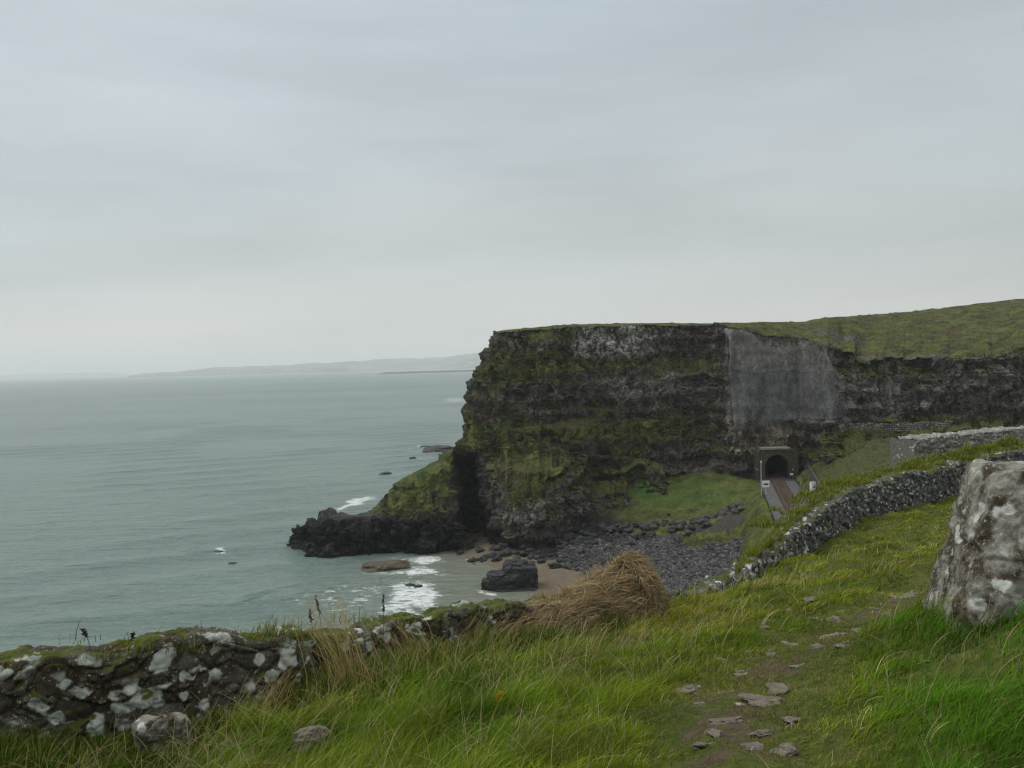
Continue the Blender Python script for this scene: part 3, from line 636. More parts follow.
# ------------------------------------------------------------------ SEA
def build_sea():
    ang = np.linspace(R(-75), R(75), 900); rr = np.concatenate([np.exp(np.linspace(math.log(15), math.log(900), 760)), np.exp(np.linspace(math.log(920), math.log(70000), 60))])
    a, r = np.meshgrid(ang, rr); x, y = np.sin(a) * r, np.cos(a) * r
    u, v = proj(P3(x, y, 0.0))
    amp = sstep(900, 500, r)
    Pq = P3(x, y)
    ph = (y * .80 - x * .42 + 6.0 * fbm(Pq * .012, 3))
    sw = np.sin(ph * 2 * math.pi / 17.0 + 1.0); sw = np.where(sw > 0, sw ** 2, sw * .45) * sstep(-.35, .35, fbm(Pq * .018 + 7, 2))
    ch = .10 * fbm(Pq * np.array([.25, .6, 1]), 3) * sstep(500, 200, r)
    # the long unbroken crest that comes into the cove
    z = (.42 * sw) * amp + ch
    foam = np.zeros_like(x)
    uo, vo = u, v; u = u + 9 * fbm(Pq * .11 + 3, 3) * (r < 400); v = v + 3.2 * fbm(Pq * .14 + 33, 3) * (r < 400)
    def bl(u0, v0, ru, rv, p=2, sl=0.0): return np.exp(-(np.abs((u - u0) / ru) ** p + np.abs((v - v0 - sl * (u - u0)) / rv) ** p)) * (r < 900)
    f = 0
    for (u0, v0, ru, rv, aa, sl) in ((353, 505, 18, 4.2, 1.3, -.32), (400, 488, 8, 2, .7, -.3), (410, 594, 28, 11, 1.25, 0), (424, 602, 17, 13, 1.3, 0), (398, 608, 22, 12, .95, 0), (426, 573, 16, 5, 1.2, 0), (428, 558.5, 19, 3.6, 1.05, .0), (287, 536, 8, 4, .8, .5), (300, 543, 9, 3, .6, .4),
                                     (415, 447, 5, 1.5, .9, 0), (455, 400, 14, 3.0, .6, 0), (440, 394, 18, 1.6, .35, 0), (466, 382, 8, 1.5, .4, 0), (217, 552, 7, 1.2, .9, 0), (233, 563, 5, 1.2, .8, 0), (489, 593, 7, 3, .85, .5), (467, 560, 3, 2, .7, 0), (360, 573, 4, 1.2, .7, 0),
                                     (405, 582, 44, 26, .33, 0), (345, 600, 46, 16, .45, -.1), (370, 590, 14, 1.6, .7, -.15), (330, 612, 26, 2.2, .7, -.2), (395, 566, 24, 1.3, .55, -.05), (440, 476, 16, 1.2, .4, 0), (300, 600, 26, 10, .3, -.3), (437, 449, 12, 1.4, .5, 0), (395, 474, 16, 1.2, .5, 0)):
        f = np.maximum(f, aa * bl(u0, v0, ru, rv, 3, sl))
    streak = sstep(.30, .62, fbm(Pq * np.array([.10, .34, 1]) + 71, 4)) * sstep(330, 400, u) * sstep(470, 440, u) * sstep(550, 560, v) * sstep(625, 600, v) * (r < 400)
    f = np.maximum(f, .62 * streak); u, v = uo, vo
    # crisp leading edges of the surf, curved like the beach
    foam = f + .12 * sstep(.6, 1, sw) * amp * sstep(430, 300, r) * 0
    inb = (r > 80) & (r < 260) & (u > 250) & (u < 700); sh_ = np.full_like(x, -9.0); sh_[inb] = shore_f(x[inb], y[inb]); shal = sstep(-2.4, -.3, sh_ + .5 * fbm(Pq * .06, 3))
    shal = np.maximum(shal * (u < 640), 0)
    milky = np.clip(sstep(300, 420, u + 22 * fbm(Pq * .04 + 3, 3) - (590 - v) * .6) * sstep(520, 575, v) * (r < 300) * (u < 640), 0, 1)
    z = z * (1 - .8 * shal)
    z = z + .35 * bl(353, 507, 20, 4, 2, -.32) + .45 * bl(270, 593, 45, 1.8, 2, -.30) * (1)
    z = z + .25 * bl(424, 598, 16, 6) * 1
    o = grid_obj('sea', P3(x, y, z), dict(foam=np.clip(foam, 0, 1), shallow=shal, milky=milky), flip=True, mat=M_sea, smooth=True)
    tag(o, kind='structure'); return o
build_sea()

# ------------------------------------------------------------------ FAR COAST and breakwater
def m_far(n):
    pos = n.n('ShaderNodeNewGeometry').outputs['Position']
    f = n.voro(pos, .0045, 'F1', 'Color'); s = n.n('ShaderNodeSeparateColor'); n.link(f, s.inputs[0])
    c = n.ramp(s.outputs[0], [(.0, (.05, .07, .055)), (.4, (.08, .095, .07)), (.7, (.12, .13, .10)), (1, (.18, .17, .14))])
    return princ(n, c, .95, None, .1)
M_far = make_mat('far_fields', m_far)
M_farhouse = simple('pale_render', (.75, .74, .70), .8, .1, .01)
M_farroof = simple('slate', (.08, .08, .09), .8, .2, .01)
us = np.linspace(128, 1000, 520); rows = np.linspace(0, 1, 60)
uu, ss = np.meshgrid(us, rows)
Dc = 8200 + 900 * fbm(P3(uu * .012, 0, 4), 3) + ss * 2600
ht = I(uu, [(128, 0), (142, 22), (220, 75), (300, 100), (380, 125), (440, 150), (480, 165), (1000, 190)]) * (1 + .10 * fbm(P3(uu * .045, 1, 1), 4))
hz_ = -2 + (ht + 2) * sstep(0, 1, ss) + 9 * fbm(P3(uu * .08, ss * 9, 2), 3) * sstep(0, .2, ss) + 5 * sstep(0, .03, ss)
xx = (uu - CX) / F * Dc
for _ in range(3):
    q, _v = proj(P3(xx, Dc, hz_)); xx = xx + (uu - q) / F * Dc
FC = P3(xx, Dc, hz_); o = grid_obj('far_coast', FC, mat=M_far); tag(o, kind='structure')
us = np.linspace(-160, 150, 200); uu2, ss2 = np.meshgrid(us, np.linspace(0, 1, 16))
D2 = 15000 + ss2 * 2500; h2 = -2 + 95 * sstep(0, 1, ss2) * I(uu2, [(-160, .9), (20, .9), (60, 1.1), (110, .9), (150, 0)]) * (1 + .15 * fbm(P3(uu2 * .06, 5, 1), 3))
o = grid_obj('far_headland', P3((uu2 - CX) / F * D2 - (h2 - 0) * .0, D2, h2), mat=M_far); tag(o, kind='structure')
hs = None; NH = 46
for i in range(NH):
    r_ = int(rng.integers(8, 40)); c_ = int(rng.integers(20, 205)); p = FC[r_, c_]
    sc = rng.uniform(.8, 2.2)
    if hs is None:
        hs = empty('house', tuple(p)); b = MB(); b.box((-9, -5, -6), (9, 5, 6)); b.build('wall', M_farhouse, hs)
        b = MB(); b.add([(-9.6, -5.6, 6.05), (9.6, -5.6, 6.05), (9.6, 5.6, 6.05), (-9.6, 5.6, 6.05), (-9.6, 0, 11), (9.6, 0, 11)], [(0, 1, 5, 4), (2, 3, 4, 5), (1, 2, 5), (3, 0, 4), (3, 2, 1, 0)]); b.build('roof', M_farroof, hs); h = hs
    else:
        h = hs.copy(); COL.objects.link(h)
        for ch in hs.children: c2 = ch.copy(); COL.objects.link(c2); c2.parent = h
    h.location = tuple(p); h.scale = (sc, 1, rng.uniform(.8, 1.3)); h.rotation_euler = (0, 0, rng.uniform(-.5, .5))
    tag(h, 'tiny pale house far away on the hazy coast across the bay', 'house', 'houses on the far coast')
# breakwater: long low rubble mole
n_ = 160; cs = np.linspace(0, 1, n_)
A0 = atZ(np.array(377.), np.array(374.3), 0.0); A1 = atZ(np.array(560.), np.array(369.), 0.0)
prof = [(-26, -3), (-14, 3), (-5, 8.2), (0, 9), (5, 8.4), (14, 3), (26, -3)]
V = np.zeros((n_, len(prof), 3)); dv = (A1 - A0); dn = np.array([-dv[1], dv[0]]) / np.hypot(dv[0], dv[1])
for j, (a, h) in enumerate(prof):
    tp = sstep(0, .06, cs) * .8 + .2
    V[:, j, 0] = A0[0] + dv[0] * cs + dn[0] * a * tp; V[:, j, 1] = A0[1] + dv[1] * cs + dn[1] * a * tp
    V[:, j, 2] = np.where(h > 0, h * tp * (1 + .12 * fbm(P3(cs * 90, j, 0), 2)), h)
o = grid_obj('breakwater', V, mat=M_black, smooth=False); tag(o, 'long low dark rubble breakwater reaching across the bay beyond the cliff', 'breakwater')

# ------------------------------------------------------------------ stones
import bmesh
def ico(sub):
    bm = bmesh.new(); bmesh.ops.create_icosphere(bm, subdivisions=sub, radius=1.0)
    V = np.array([v.co[:] for v in bm.verts]); Fs = np.array([[v.index for v in f.verts] for f in bm.faces]); bm.free(); return V, Fs
def stone_variants(sub, n, pw=4.0, rough=.16, freq=1.3, seed=0):
    V, Fs = ico(sub); out = []
    for k in range(n):
        r = np.random.default_rng(seed * 100 + k)
        Q = V / (np.sum(np.abs(V) ** pw, 1) ** (1 / pw))[:, None]
        # random flat cuts make it angular
        for c in range(5):
            d = r.normal(size=3); d /= np.linalg.norm(d); t = r.uniform(.78, 1.05); s = Q @ d; Q = Q - np.clip(s - t, 0, None)[:, None] * d
        nn = V * (rough * fbm(V * freq + r.uniform(0, 90), 4))[:, None]
        out.append(Q + nn)
    return out, Fs
def stones_mesh(name, items, variants, Fs, mat, parent=None, smooth=True, extra=None):
    """items: list of (pos, (tx,ty) tangent, dims(3 half), jitter rot, var idx)"""
    n = len(items); nv = len(variants[0]); VV = np.zeros((n, nv, 3)); rn = np.zeros((n, nv))
    for i, (p, t, dm, jr, k) in enumerate(items):
        Q = variants[k % len(variants)] * np.array(dm)
        for ax_, a in zip((0, 1, 2), jr):
            c, s = math.cos(a), math.sin(a); M = np.eye(3); j, l = [(1, 2), (0, 2), (0, 1)][ax_]; M[j, j] = c; M[j, l] = -s; M[l, j] = s; M[l, l] = c; Q = Q @ M.T
        VV[i, :, 0] = p[0] + Q[:, 0] * t[0] - Q[:, 1] * t[1]; VV[i, :, 1] = p[1] + Q[:, 0] * t[1] + Q[:, 1] * t[0]; VV[i, :, 2] = p[2] + Q[:, 2]
        rn[i] = (i * 0.6180339 + .37 * k) % 1.0
    Fa = (Fs[None] + (np.arange(n) * nv)[:, None, None]).reshape(-1, 3)
    V = VV.reshape(-1, 3); rnd = rn.ravel()
    if extra is not None:
        ev, ef = extra; Fa2 = ef + len(V); V = np.concatenate([V, ev]); rnd = np.r_[rnd, np.zeros(len(ev))]
        idx = np.concatenate([Fa.ravel(), Fa2.ravel()]); tot = np.r_[np.full(len(Fa), 3), np.full(len(Fa2), 4)]
    else: idx = Fa.ravel(); tot = 3
    return new_mesh(name, V, idx, tot, dict(rnd=rnd), smooth=smooth, mat=mat, parent=parent)
VAR2, F2 = stone_variants(2, 14, 3.2, .17, 1.4, 1)
VAR3, F3 = stone_variants(3, 12, 3.0, .20, 1.3, 2)

def build_wall(name, i0, i1, path, tang, norm, hgt, thick, course, slen, mat, var, Fs, foot=None, rag=.06, seed=1, coping=True):
    r = np.random.default_rng(seed)
    P = path[i0:i1]; T = tang[i0:i1]; Nn = norm[i0:i1]
    s = np.r_[0, np.cumsum(np.linalg.norm(np.diff(P[:, :2], axis=0), axis=1))]; L = s[-1]
    def at(t):
        x = np.interp(t, s, P[:, 0]); y = np.interp(t, s, P[:, 1]); z = np.interp(t, s, P[:, 2]); tx = np.interp(t, s, T[:, 0]); ty = np.interp(t, s, T[:, 1])
        q = math.hypot(tx, ty); return x, y, z, tx / q, ty / q
    items = []; H = hgt
    ncs = max(2, int(round(H / course)))
    for side in (-1, 1):
        for j in range(ncs + 1):
            t = r.uniform(-.2, .1)
            zc = -H + (j + .5) * course
            while t < L:
                l = slen * r.uniform(.55, 1.5) * (1.25 if j == 0 else 1); tt = t + l / 2; t += l * .94
                if tt > L or tt < 0: continue
                x, y, z, tx, ty = at(tt); top = z + rag * math.sin(tt * 1.3 + seed) + r.uniform(-.04, .04)
                zz = z + zc + r.uniform(-.03, .03)
                if zz > top: continue
                hh = course * r.uniform(.5, .72); batter = .10 * (1 - j / ncs)
                off = side * (thick / 2 - .08 + batter + r.uniform(-.03, .03))
                items.append(((x - ty * off, y + tx * off, zz), (tx, ty), (l * .56, thick * .30, hh), (r.uniform(-.12, .12), r.uniform(-.1, .1), r.uniform(-.12, .12)), int(r.integers(99))))
    if coping:
        t = 0
        while t < L:
            l = slen * r.uniform(.6, 1.5); x, y, z, tx, ty = at(min(t + l / 2, L)); t += l * .9
            items.append(((x, y, z - course * .25 + rag * .8 * math.sin(t * 1.3) + r.uniform(-.03, .05)), (tx, ty), (l * .56, thick * r.uniform(.42, .56), course * r.uniform(.38, .62)), (r.uniform(-.1, .1), r.uniform(-.12, .12), r.uniform(-.25, .25)), int(r.integers(99))))
    # solid core
    m_ = 60; tt = np.linspace(0, L, m_); ev = []
    for t in tt:
        x, y, z, tx, ty = at(t); k = thick / 2 - .10
        for (a, b) in ((-k - .05, -H), (-k, -.12), (k, -.12), (k + .05, -H)): ev.append((x - ty * a, y + tx * a, z + b))
    ev = np.array(ev); ef = []
    for i in range(m_ - 1):
        for j in range(3): a = i * 4 + j; ef.append((a, a + 4, a + 5, a + 1))
    ef.append((0, 1, 2, 3)); ef.append(tuple((m_ - 1) * 4 + k for k in (3, 2, 1, 0)))
    return stones_mesh(name, items, var, Fs, mat, extra=(ev, np.array(ef)))
def wall_sheet(name, i0, i1, path, tang, norm, H, thick, cl, ch, res, mat, amp=.07, seed=1, ztop=.05, stagger=0.0):
    P = path[i0:i1]; T = tang[i0:i1]; t0 = np.r_[0, np.cumsum(np.linalg.norm(np.diff(P[:, :2], axis=0), axis=1))]; L = t0[-1]
    ns = int(L / res); S = np.linspace(0, L, ns); c = np.stack([np.interp(S, t0, P[:, k]) for k in range(3)], 1); tx = np.interp(S, t0, T[:, 0]); ty = np.interp(S, t0, T[:, 1]); q = np.hypot(tx, ty); tx /= q; ty /= q
    per = 2 * H + thick; nw = int(per / res); W = np.linspace(0, per, nw)
    h2 = thick / 2; rc = .09
    off = np.interp(W, [0, H - rc, H, H + thick, H + thick + rc, per], [-h2 - .10, -h2, -h2 + .05, h2 - .05, h2, h2 + .10])
    zz = np.interp(W, [0, H - rc, H + .02, H + thick - .02, H + thick + rc, per], [-H, -rc, 0, 0, -rc, -H])
    no = np.interp(W, [0, H - rc, H + rc, H + thick - rc, H + thick + rc, per], [-1, -1, 0, 0, 1, 1]); nz = np.sqrt(np.clip(1 - no ** 2, 0, 1))
    SS, WW = np.meshgrid(S, W, indexing='ij')
    X = c[:, None, 0] - ty[:, None] * off; Y = c[:, None, 1] + tx[:, None] * off; Z = c[:, None, 2] + zz[None]
    P0 = P3(X, Y, Z); wp = P3(fbm(P0 * 2.2 + seed, 3), fbm(P0 * 2.2 + 9 + seed, 3)) * .30
    Cc = P3(SS / cl, WW / ch, np.full_like(SS, seed * 3.7)) + wp; Cc[..., 0] += np.floor(WW / ch) * .37 * stagger
    v1, f1, f2 = cell(Cc); v2, g1, g2 = cell(Cc * 2.6 + 5)
    small = sstep(.62, .70, v1)                          # some places are packed with small stones
    e1 = np.exp(-(f2 - f1) * 8); e2 = np.exp(-(g2 - g1) * 7)
    d = (v1 - .5) * amp * 1.1 - e1 * amp * .95 + small * ((v2 - .5) * amp * .8 - e2 * amp * .6) + .55 * amp * fbm(P0 * 4.5, 4) + .18 * amp * fbm(P0 * 22, 3)
    topm = nz[None] ** 2; ztw = ztop * fbm(P3(SS * .9, seed, 0), 3) + (vnoise(P3(SS / cl * .9, seed, 3)) - .5) * ztop * 1.3
    d = d * (1 - .35 * topm)
    X = X - ty[:, None] * no * d; Y = Y + tx[:, None] * no * d; Z = Z + nz * d + ztw * sstep(-H * .7, 0, zz)[None]
    o = grid_obj(name, P3(X, Y, Z), dict(rnd=np.where(small > .5, v2, v1)), mat=mat, smooth=True)
    # close the two ends
    return o
iu = lambda u: int(np.argmin(np.abs(proj(WP)[0] - u) + (WP[:, 1] < 1) * 1e6))
WPl = WP.copy()
o = wall_sheet('stone_wall', 0, iu(585), WPl, Wt, Wn, 1.25, .50, .27, .18, .016, M_nearwall, amp=.055, seed=3, ztop=.07)
tag(o, 'old stone wall with white lichen patches and moss, running along the left bottom above the sea', 'stone wall')
WPm = WP.copy(); 
o = wall_sheet('stone_wall', iu(630), 319, WPm, Wt, Wn, 1.6, .60, .27, .19, .04, M_midwall, amp=.10, seed=5, ztop=.10)
tag(o, 'long rubble stone wall flecked white, climbing from the grass mound to behind the boulder', 'stone wall')
# grey dressed wall behind
g0 = atD(np.array([914., 960, 1024, 1120]), np.array([439., 434, 428, 424]), np.array([47., 49, 52, 58.]))
GP = smooth_path(g0, 80); gt = np.gradient(GP[:, :2], axis=0); gt /= np.linalg.norm(gt, axis=1, keepdims=True); gn = np.stack([-gt[:, 1], gt[:, 0]], 1)
GPc = GP + np.c_[gn * .75, np.zeros(80)]
o = wall_sheet('stone_wall', 0, 80, GPc, gt, gn, 2.6, 1.5, .55, .30, .05, M_greywall, amp=.12, seed=8, ztop=.03)
b_ = MB(); e0 = GPc[0]; t_, n_2 = gt[0], gn[0]; K = [(e0[0] + n_2[0] * a, e0[1] + n_2[1] * a, e0[2] + z) for a, z in ((-.87, -2.6), (-.78, -.05), (.78, -.05), (.87, -2.6))]
K2 = [(x + t_[0] * .3, y + t_[1] * .3, z) for x, y, z in K]; b_.add(K + K2, [(0, 1, 2, 3), (0, 4, 5, 1), (1, 5, 6, 2), (2, 6, 7, 3)]); b_.build('wall_end', M_greywall, o)
tag(o, 'broad pale grey stone wall with squared left end and flat top, behind the rubble wall at the right', 'stone wall')

def cliff_depth_at(u, v):                            # nearest headland vertex seen in a direction
    k = ((Hpu2 - u) ** 2 + (Hpv2 - v) ** 2); k = np.where(HK < 2, k, 1e9); i = np.unravel_index(k.argmin(), k.shape); return HV2[i]
Hpu2, Hpv2 = proj(HV2)
lw = np.array([cliff_depth_at(u, v) for u, v in zip(np.linspace(838, 948, 23), np.linspace(427, 425, 23))]); lw[:, 2] += .5; lw[:, 1] -= .8
LP = smooth_path(lw, 90); lt = np.gradient(LP[:, :2], axis=0); lt /= np.linalg.norm(lt, axis=1, keepdims=True)
lt = np.tile(lt.mean(0) / np.linalg.norm(lt.mean(0)), (90, 1)); ln = np.stack([-lt[:, 1], lt[:, 0]], 1)
o = build_wall('stone_wall', 0, 90, LP, lt, ln, 1.5, .6, .35, .6, M_midwall, VAR2, F2, rag=.15, seed=9)
tag(o, 'low broken stone wall on the grassy ledge of the far slope right of the tunnel', 'stone wall')

# ------------------------------------------------------------------ boulder on the right
def build_boulder():
    V, Fs = ico(7)
    Q = V / (np.sum(np.abs(V) ** 22.0, 1) ** (1 / 22.0))[:, None]
    for d, t in (((-.75, -.55, .12), 1.18), ((.05, -.6, .8), 1.36), ((-.9, -.25, -.3), 1.28)):
        d = np.array(d); d = d / np.linalg.norm(d); s = Q @ d; Q = Q - np.clip(s - t, 0, None)[:, None] * d
    W_, Dp, Hh = 1.0, .62, .685
    Q = Q * np.array([W_, Dp, Hh]); zf = (Q[:, 2] + Hh) / (2 * Hh)
    Q[:, 0] = Q[:, 0] + zf * .36 * np.clip(-Q[:, 0] / W_, 0, 1)
    Q[:, 1] = Q[:, 1] * (1 - .18 * zf)
    c, f1, f2 = cell(Q * 2.3 + 3); c2, g1, g2 = cell(Q * 6 + 7)
    dis = .018 * fbm(Q * 1.6 + 4, 4) + .035 * (c - .5) - .02 * np.exp(-(f2 - f1) * 22) + .016 * (c2 - .5) + .030 * fbm(Q * 6, 4) + .010 * fbm(Q * 26, 3)
    Q = Q + V * dis[:, None]
    a = R(-12); M = np.array([[math.cos(a), -math.sin(a), 0], [math.sin(a), math.cos(a), 0], [0, 0, 1]]); Q = Q @ M.T
    base = atD(np.array(1064.), np.array(612.), np.array(6.55))
    Q = Q + np.array([base[0] + .085, base[1], base[2] + Hh - .20])
    o = new_mesh('boulder', Q, Fs, 3, dict(rnd=np.full(len(Q), .45)), mat=M_boulder)
    tag(o, 'big squared grey boulder with white lichen, in lush grass at the right edge', 'boulder')
build_boulder()
def rock_obj(name, pos, dims, mat, label, cat, rz=0, sub=5, seed=1, group=None, pw=3.0, rough=.22, blocky=.12):
    V, Fs = ico(sub); r = np.random.default_rng(seed); Q = V / (np.sum(np.abs(V) ** pw, 1) ** (1 / pw))[:, None]
    for c in range(7):
        d = r.normal(size=3); d /= np.linalg.norm(d); s = Q @ d; t = r.uniform(.75, 1.05); Q = Q - np.clip(s - t, 0, None)[:, None] * d
    Q = Q + V * (rough * fbm(V * 1.5 + seed * 7, 4))[:, None]
    c, f1, f2 = cell(Q * 2.5 + seed); Q = Q + V * (blocky * (c - .5) - blocky * .6 * np.exp(-(f2 - f1) * 9))[:, None]
    o = new_mesh(name, Q * np.array(dims), Fs, 3, dict(rnd=np.full(len(Q), .4)), mat=mat, smooth=False)
    o.location = tuple(float(a) for a in pos); o.rotation_euler = (0, 0, rz); tag(o, label, cat, group); return o
# black stack in the cove (two blocks in one rock)
st_p = atZ(np.array(511.), np.array(590.), 0.0)
V, Fs = ico(6); Qs = []; FF = []; nn = 0
for (dx, dy, dz, a, b, c, sd_) in ((-.3, 0, .9, 4.0, 2.6, 2.1, 3), (1.7, .8, 1.6, 3.0, 2.4, 2.5, 8), (.9, 1.4, 3.3, 2.1, 1.9, 1.25, 12), (-2.9, -.2, .3, 2.3, 2.0, 1.6, 5), (.2, -1.2, -.25, 5.0, 2.2, .8, 15)):
    r = np.random.default_rng(sd_); Q = V / (np.sum(np.abs(V) ** 6.0, 1) ** (1 / 6.0))[:, None]
    for k in range(4):
        d = r.normal(size=3); d[2] *= .4; d /= np.linalg.norm(d); s = Q @ d; t = r.uniform(.9, 1.1); Q = Q - np.clip(s - t, 0, None)[:, None] * d
    cc, f1, f2 = cell(Q * np.array([2.2, 2.2, 1.6]) + sd_); Q = Q + V * (.16 * (cc - .5) - .08 * np.exp(-(f2 - f1) * 9) + .08 * fbm(V * 2 + sd_, 4))[:, None]
    Qs.append((Q * np.array([a, b, c]) + np.array([dx, dy, dz])) * .88); FF.append(Fs + nn); nn += len(V)
o = new_mesh('sea_stack', np.concatenate(Qs), np.concatenate(FF), 3, mat=M_black, smooth=False); o.location = (float(st_p[0]), float(st_p[1]) + 1.5, -.1)
tag(o, 'black blocky rock stack standing on the wet sand in the cove', 'rock')
p = atZ(np.array(384.), np.array(569.), 0.0)
rock_obj('rock', p + np.array([0, 1.0, -.25]), (4.6, 2.4, 1.35), M_brownrock, 'flat brown weedy rock awash in front of the dark promontory', 'rock', R(6), seed=4)
for (u, v, dm, lab) in ((440, 451, (6.5, 5, 2.1), 'low dark skerry at the water line beyond the promontory, largest of the reef'), (385, 474, (2.0, 2, .8), 'small dark rock in the water left of the promontory slope'),
                        (413, 458, (1.4, 1.4, .5), 'tiny dark rock in open water below the farther skerry'), (426, 446.5, (2.5, 2, .5), 'thin dark rock at the left of the farther skerry'),
                        (219, 552.5, (1.1, .8, .45), 'dark rock breaking the surface in white water, farther of the two in the open bay'), (234, 563.5, (.9, .7, .35), 'dark rock breaking the surface in white water, nearer of the two in the open bay'),
                        (410, 585, (.8, .5, .3), 'small dark rock in the surf of the cove'), (418, 586, (.7, .5, .28), 'small dark rock in the surf, right of its twin')):
    p = atZ(np.array(float(u)), np.array(float(v)), 0.0); rock_obj('rock', p + np.array([0, 0, -.1]), dm, M_black, lab, 'rock', 0, 4, seed=int(u))
p = atZ(np.array(396.), np.array(601.), 0.0)
rk = atD(np.array(312.), np.array(731.), np.array(7.4)); rock_obj('rock', (rk[0], rk[1], float(hill_h(rk[0], rk[1], False)) + .08), (.17, .13, .15), M_flag, 'small pale rock half hidden in long grass below the lichened wall', 'rock', .4, 4, seed=31)
rk = atD(np.array(162.), np.array(738.), np.array(7.95)); rock_obj('rock', (rk[0], rk[1] + .05, float(hill_h(rk[0], rk[1], False)) + .10), (.26, .16, .22), M_boulder, 'pale angular lichened stone leaning at the foot of the near wall', 'rock', .5, 4, seed=12)

# beach boulders: individual copies
protos = []
for k in range(6):
    ob = rock_obj('beach_boulder', (0, 0, 0), (1, .8, .62), M_beachst if k < 4 else M_black, 'x', 'boulder', 0, 3, seed=40 + k, blocky=.2); protos.append(ob)
used = [False] * 6; cnt = 0
def put_boulder(u, v, s, k, lab, grp):
    global cnt
    # march along the ray to the cove surface
    ds = np.linspace(100, 172, 240); pts = atD(np.full(240, float(u)), np.full(240, float(v)), ds); hh = cove_h(pts[:, 0], pts[:, 1]); w_ = np.where(pts[:, 2] < hh)[0]
    if len(w_) == 0: return
    p = pts[w_[0]]; ob = protos[k]
    if used[k]: ob = ob.copy(); COL.objects.link(ob)
    used[k] = True
    ob.location = (p[0], p[1], float(hh[w_[0]]) + .15 * s); ob.rotation_euler = (random.uniform(-.3, .3), random.uniform(-.3, .3), random.uniform(0, 6.3))
    ob.scale = (s, s * random.uniform(.8, 1.1), s * random.uniform(.8, 1.2)); tag(ob, lab, 'boulder', grp); cnt += 1
for i in range(130):
    u = random.uniform(560, 742); c = float(np.interp(u, [560, 620, 690, 742], [545, 531, 527, 507])); v = random.gauss(c, 6 if u < 690 else 3)
    put_boulder(u, v, random.uniform(.35, 1.05), random.choice([0, 1, 2, 3, 0, 1, 4] if u > 650 else [4, 5, 0]), 'grey fallen boulder in the jumble between the grass talus and the shingle', 'boulders below the grass talus')
for i in range(85):
    u = random.uniform(445, 610); v = random.gauss(553 + (u - 445) * .05, 5)
    put_boulder(u, v, random.uniform(.4, 1.0), random.choice([4, 5]), 'black wet boulder at the cliff foot beside the sand', 'black boulders at the cliff foot')
for k in range(6):
    if not used[k]: bpy.data.objects.remove(protos[k])
# shingle: uncountable stones, one object
its = []
VARs, Fss = stone_variants(1, 8, 2.6, .2, 1.4, 6)
def surf(u, v):
    ds = np.linspace(95, 172, 160); pts = atD(np.repeat(u[:, None], 160, 1), np.repeat(v[:, None], 160, 1), np.repeat(ds[None], len(u), 0)); hh = cove_h(pts[..., 0], pts[..., 1])
    hit = pts[..., 2] < hh; ok = hit.any(1); k = hit.argmax(1); a = np.arange(len(u)); p = pts[a, k]; p[:, 2] = hh[a, k]; return p[ok]
uu_, vv_ = rng.uniform(560, 800, 15000), rng.uniform(515, 610, 15000)
c = 540 - (uu_ - 640) * .12; ok = vv_ > np.interp(uu_, [560, 620, 665, 700, 750], [548, 541, 543, 549, 538]) + 2.5 * fbm(P3(uu_ * .1, vv_ * .1), 2)
SP = surf(uu_[ok], vv_[ok]); gg = sstep(3.9, 5.1, SP[:, 2] + 1.0 * fbm(P3(SP[:, 0], SP[:, 1]) * .09, 3)); SP = SP[(gg < .5) & (SP[:, 2] > .9)]
for p in SP:
    s = rng.uniform(.22, .6); its.append(((p[0], p[1], p[2] + .1 * s), (math.cos(p[0] * 9), math.sin(p[0] * 9)), (s, s * .75, s * .55), (rng.uniform(-.4, .4), rng.uniform(-.4, .4), 0), int(rng.integers(99))))
M_shing = stone_mat('shingle_stone', (.014, .014, .014), (.048, .047, .045), (.125, .122, .116), (.4, .4, .4), .9, .1, bumpd=.05, mscale=.12)
o = stones_mesh('shingle', its, VARs, Fss, M_shing); tag(o, kind='stuff'); tag(o, 'grey shingle and cobbles spread over the cove between the boulders and the grass', 'shingle')

# ------------------------------------------------------------------ TUNNEL, railway
def xf(s, a, z):                                       # s = right of track, a = along the track towards the viewer
    nrm = np.array([-dirT[1], dirT[0]]) * SG
    return (TX + nrm[0] * s + dirT[0] * a, TY + nrm[1] * s + dirT[1] * a, z)
ptl = empty('tunnel_portal', (TX, TY, 11.0))
def arch(w_, hs, n=18):                                # half width, spring height
    pts = [(-w_, -1.0), (-w_, hs)]; pts += [(-w_ * math.cos(math.pi * k / n), hs + w_ * math.sin(math.pi * k / n)) for k in range(1, n)]; pts += [(w_, hs), (w_, -1.0)]; return pts
def ptl_build(name, V, Fs, mat, smooth=False):
    b = MB(); b.add(V, Fs); return b.build(name, mat, ptl, smooth)
M_port = stone_mat('portal_masonry', (.035, .032, .026), (.095, .086, .068), (.20, .18, .145), (.3, .3, .28), 1.2, .2, bumpd=.08, mscale=.3)
HW, HS = 2.35, 2.3
inner = arch(HW, HS); outer = []
for (x, z) in inner:                                   # outer rectangle points
    t = max(abs(x) / 3.7, (z) / 5.7) or 1; outer.append((max(-3.7, min(3.7, x / t)) if z > HS * .9 else math.copysign(3.7, x), min(5.7, z / t) if z > HS * .9 else z))
y0, y1 = -.75, 1.6
V = [(x, y0, z) for x, z in inner] + [(x, y0, z) for x, z in outer] + [(x, y1, z) for x, z in outer]
n = len(inner); Fs = [(i, i + 1, n + i + 1, n + i) for i in range(n - 1)] + [(n + i, n + i + 1, 2 * n + i + 1, 2 * n + i) for i in range(n - 1)]
ptl_build('wall', V, [f[::-1] for f in Fs], M_port)
ring_o = arch(HW + .5, HS); yb = y0 - .10
V = [(x, yb, z) for x, z in inner] + [(x, yb, z) for x, z in ring_o] + [(x, y0, z) for x, z in ring_o] + [(x, .5, z) for x, z in inner]
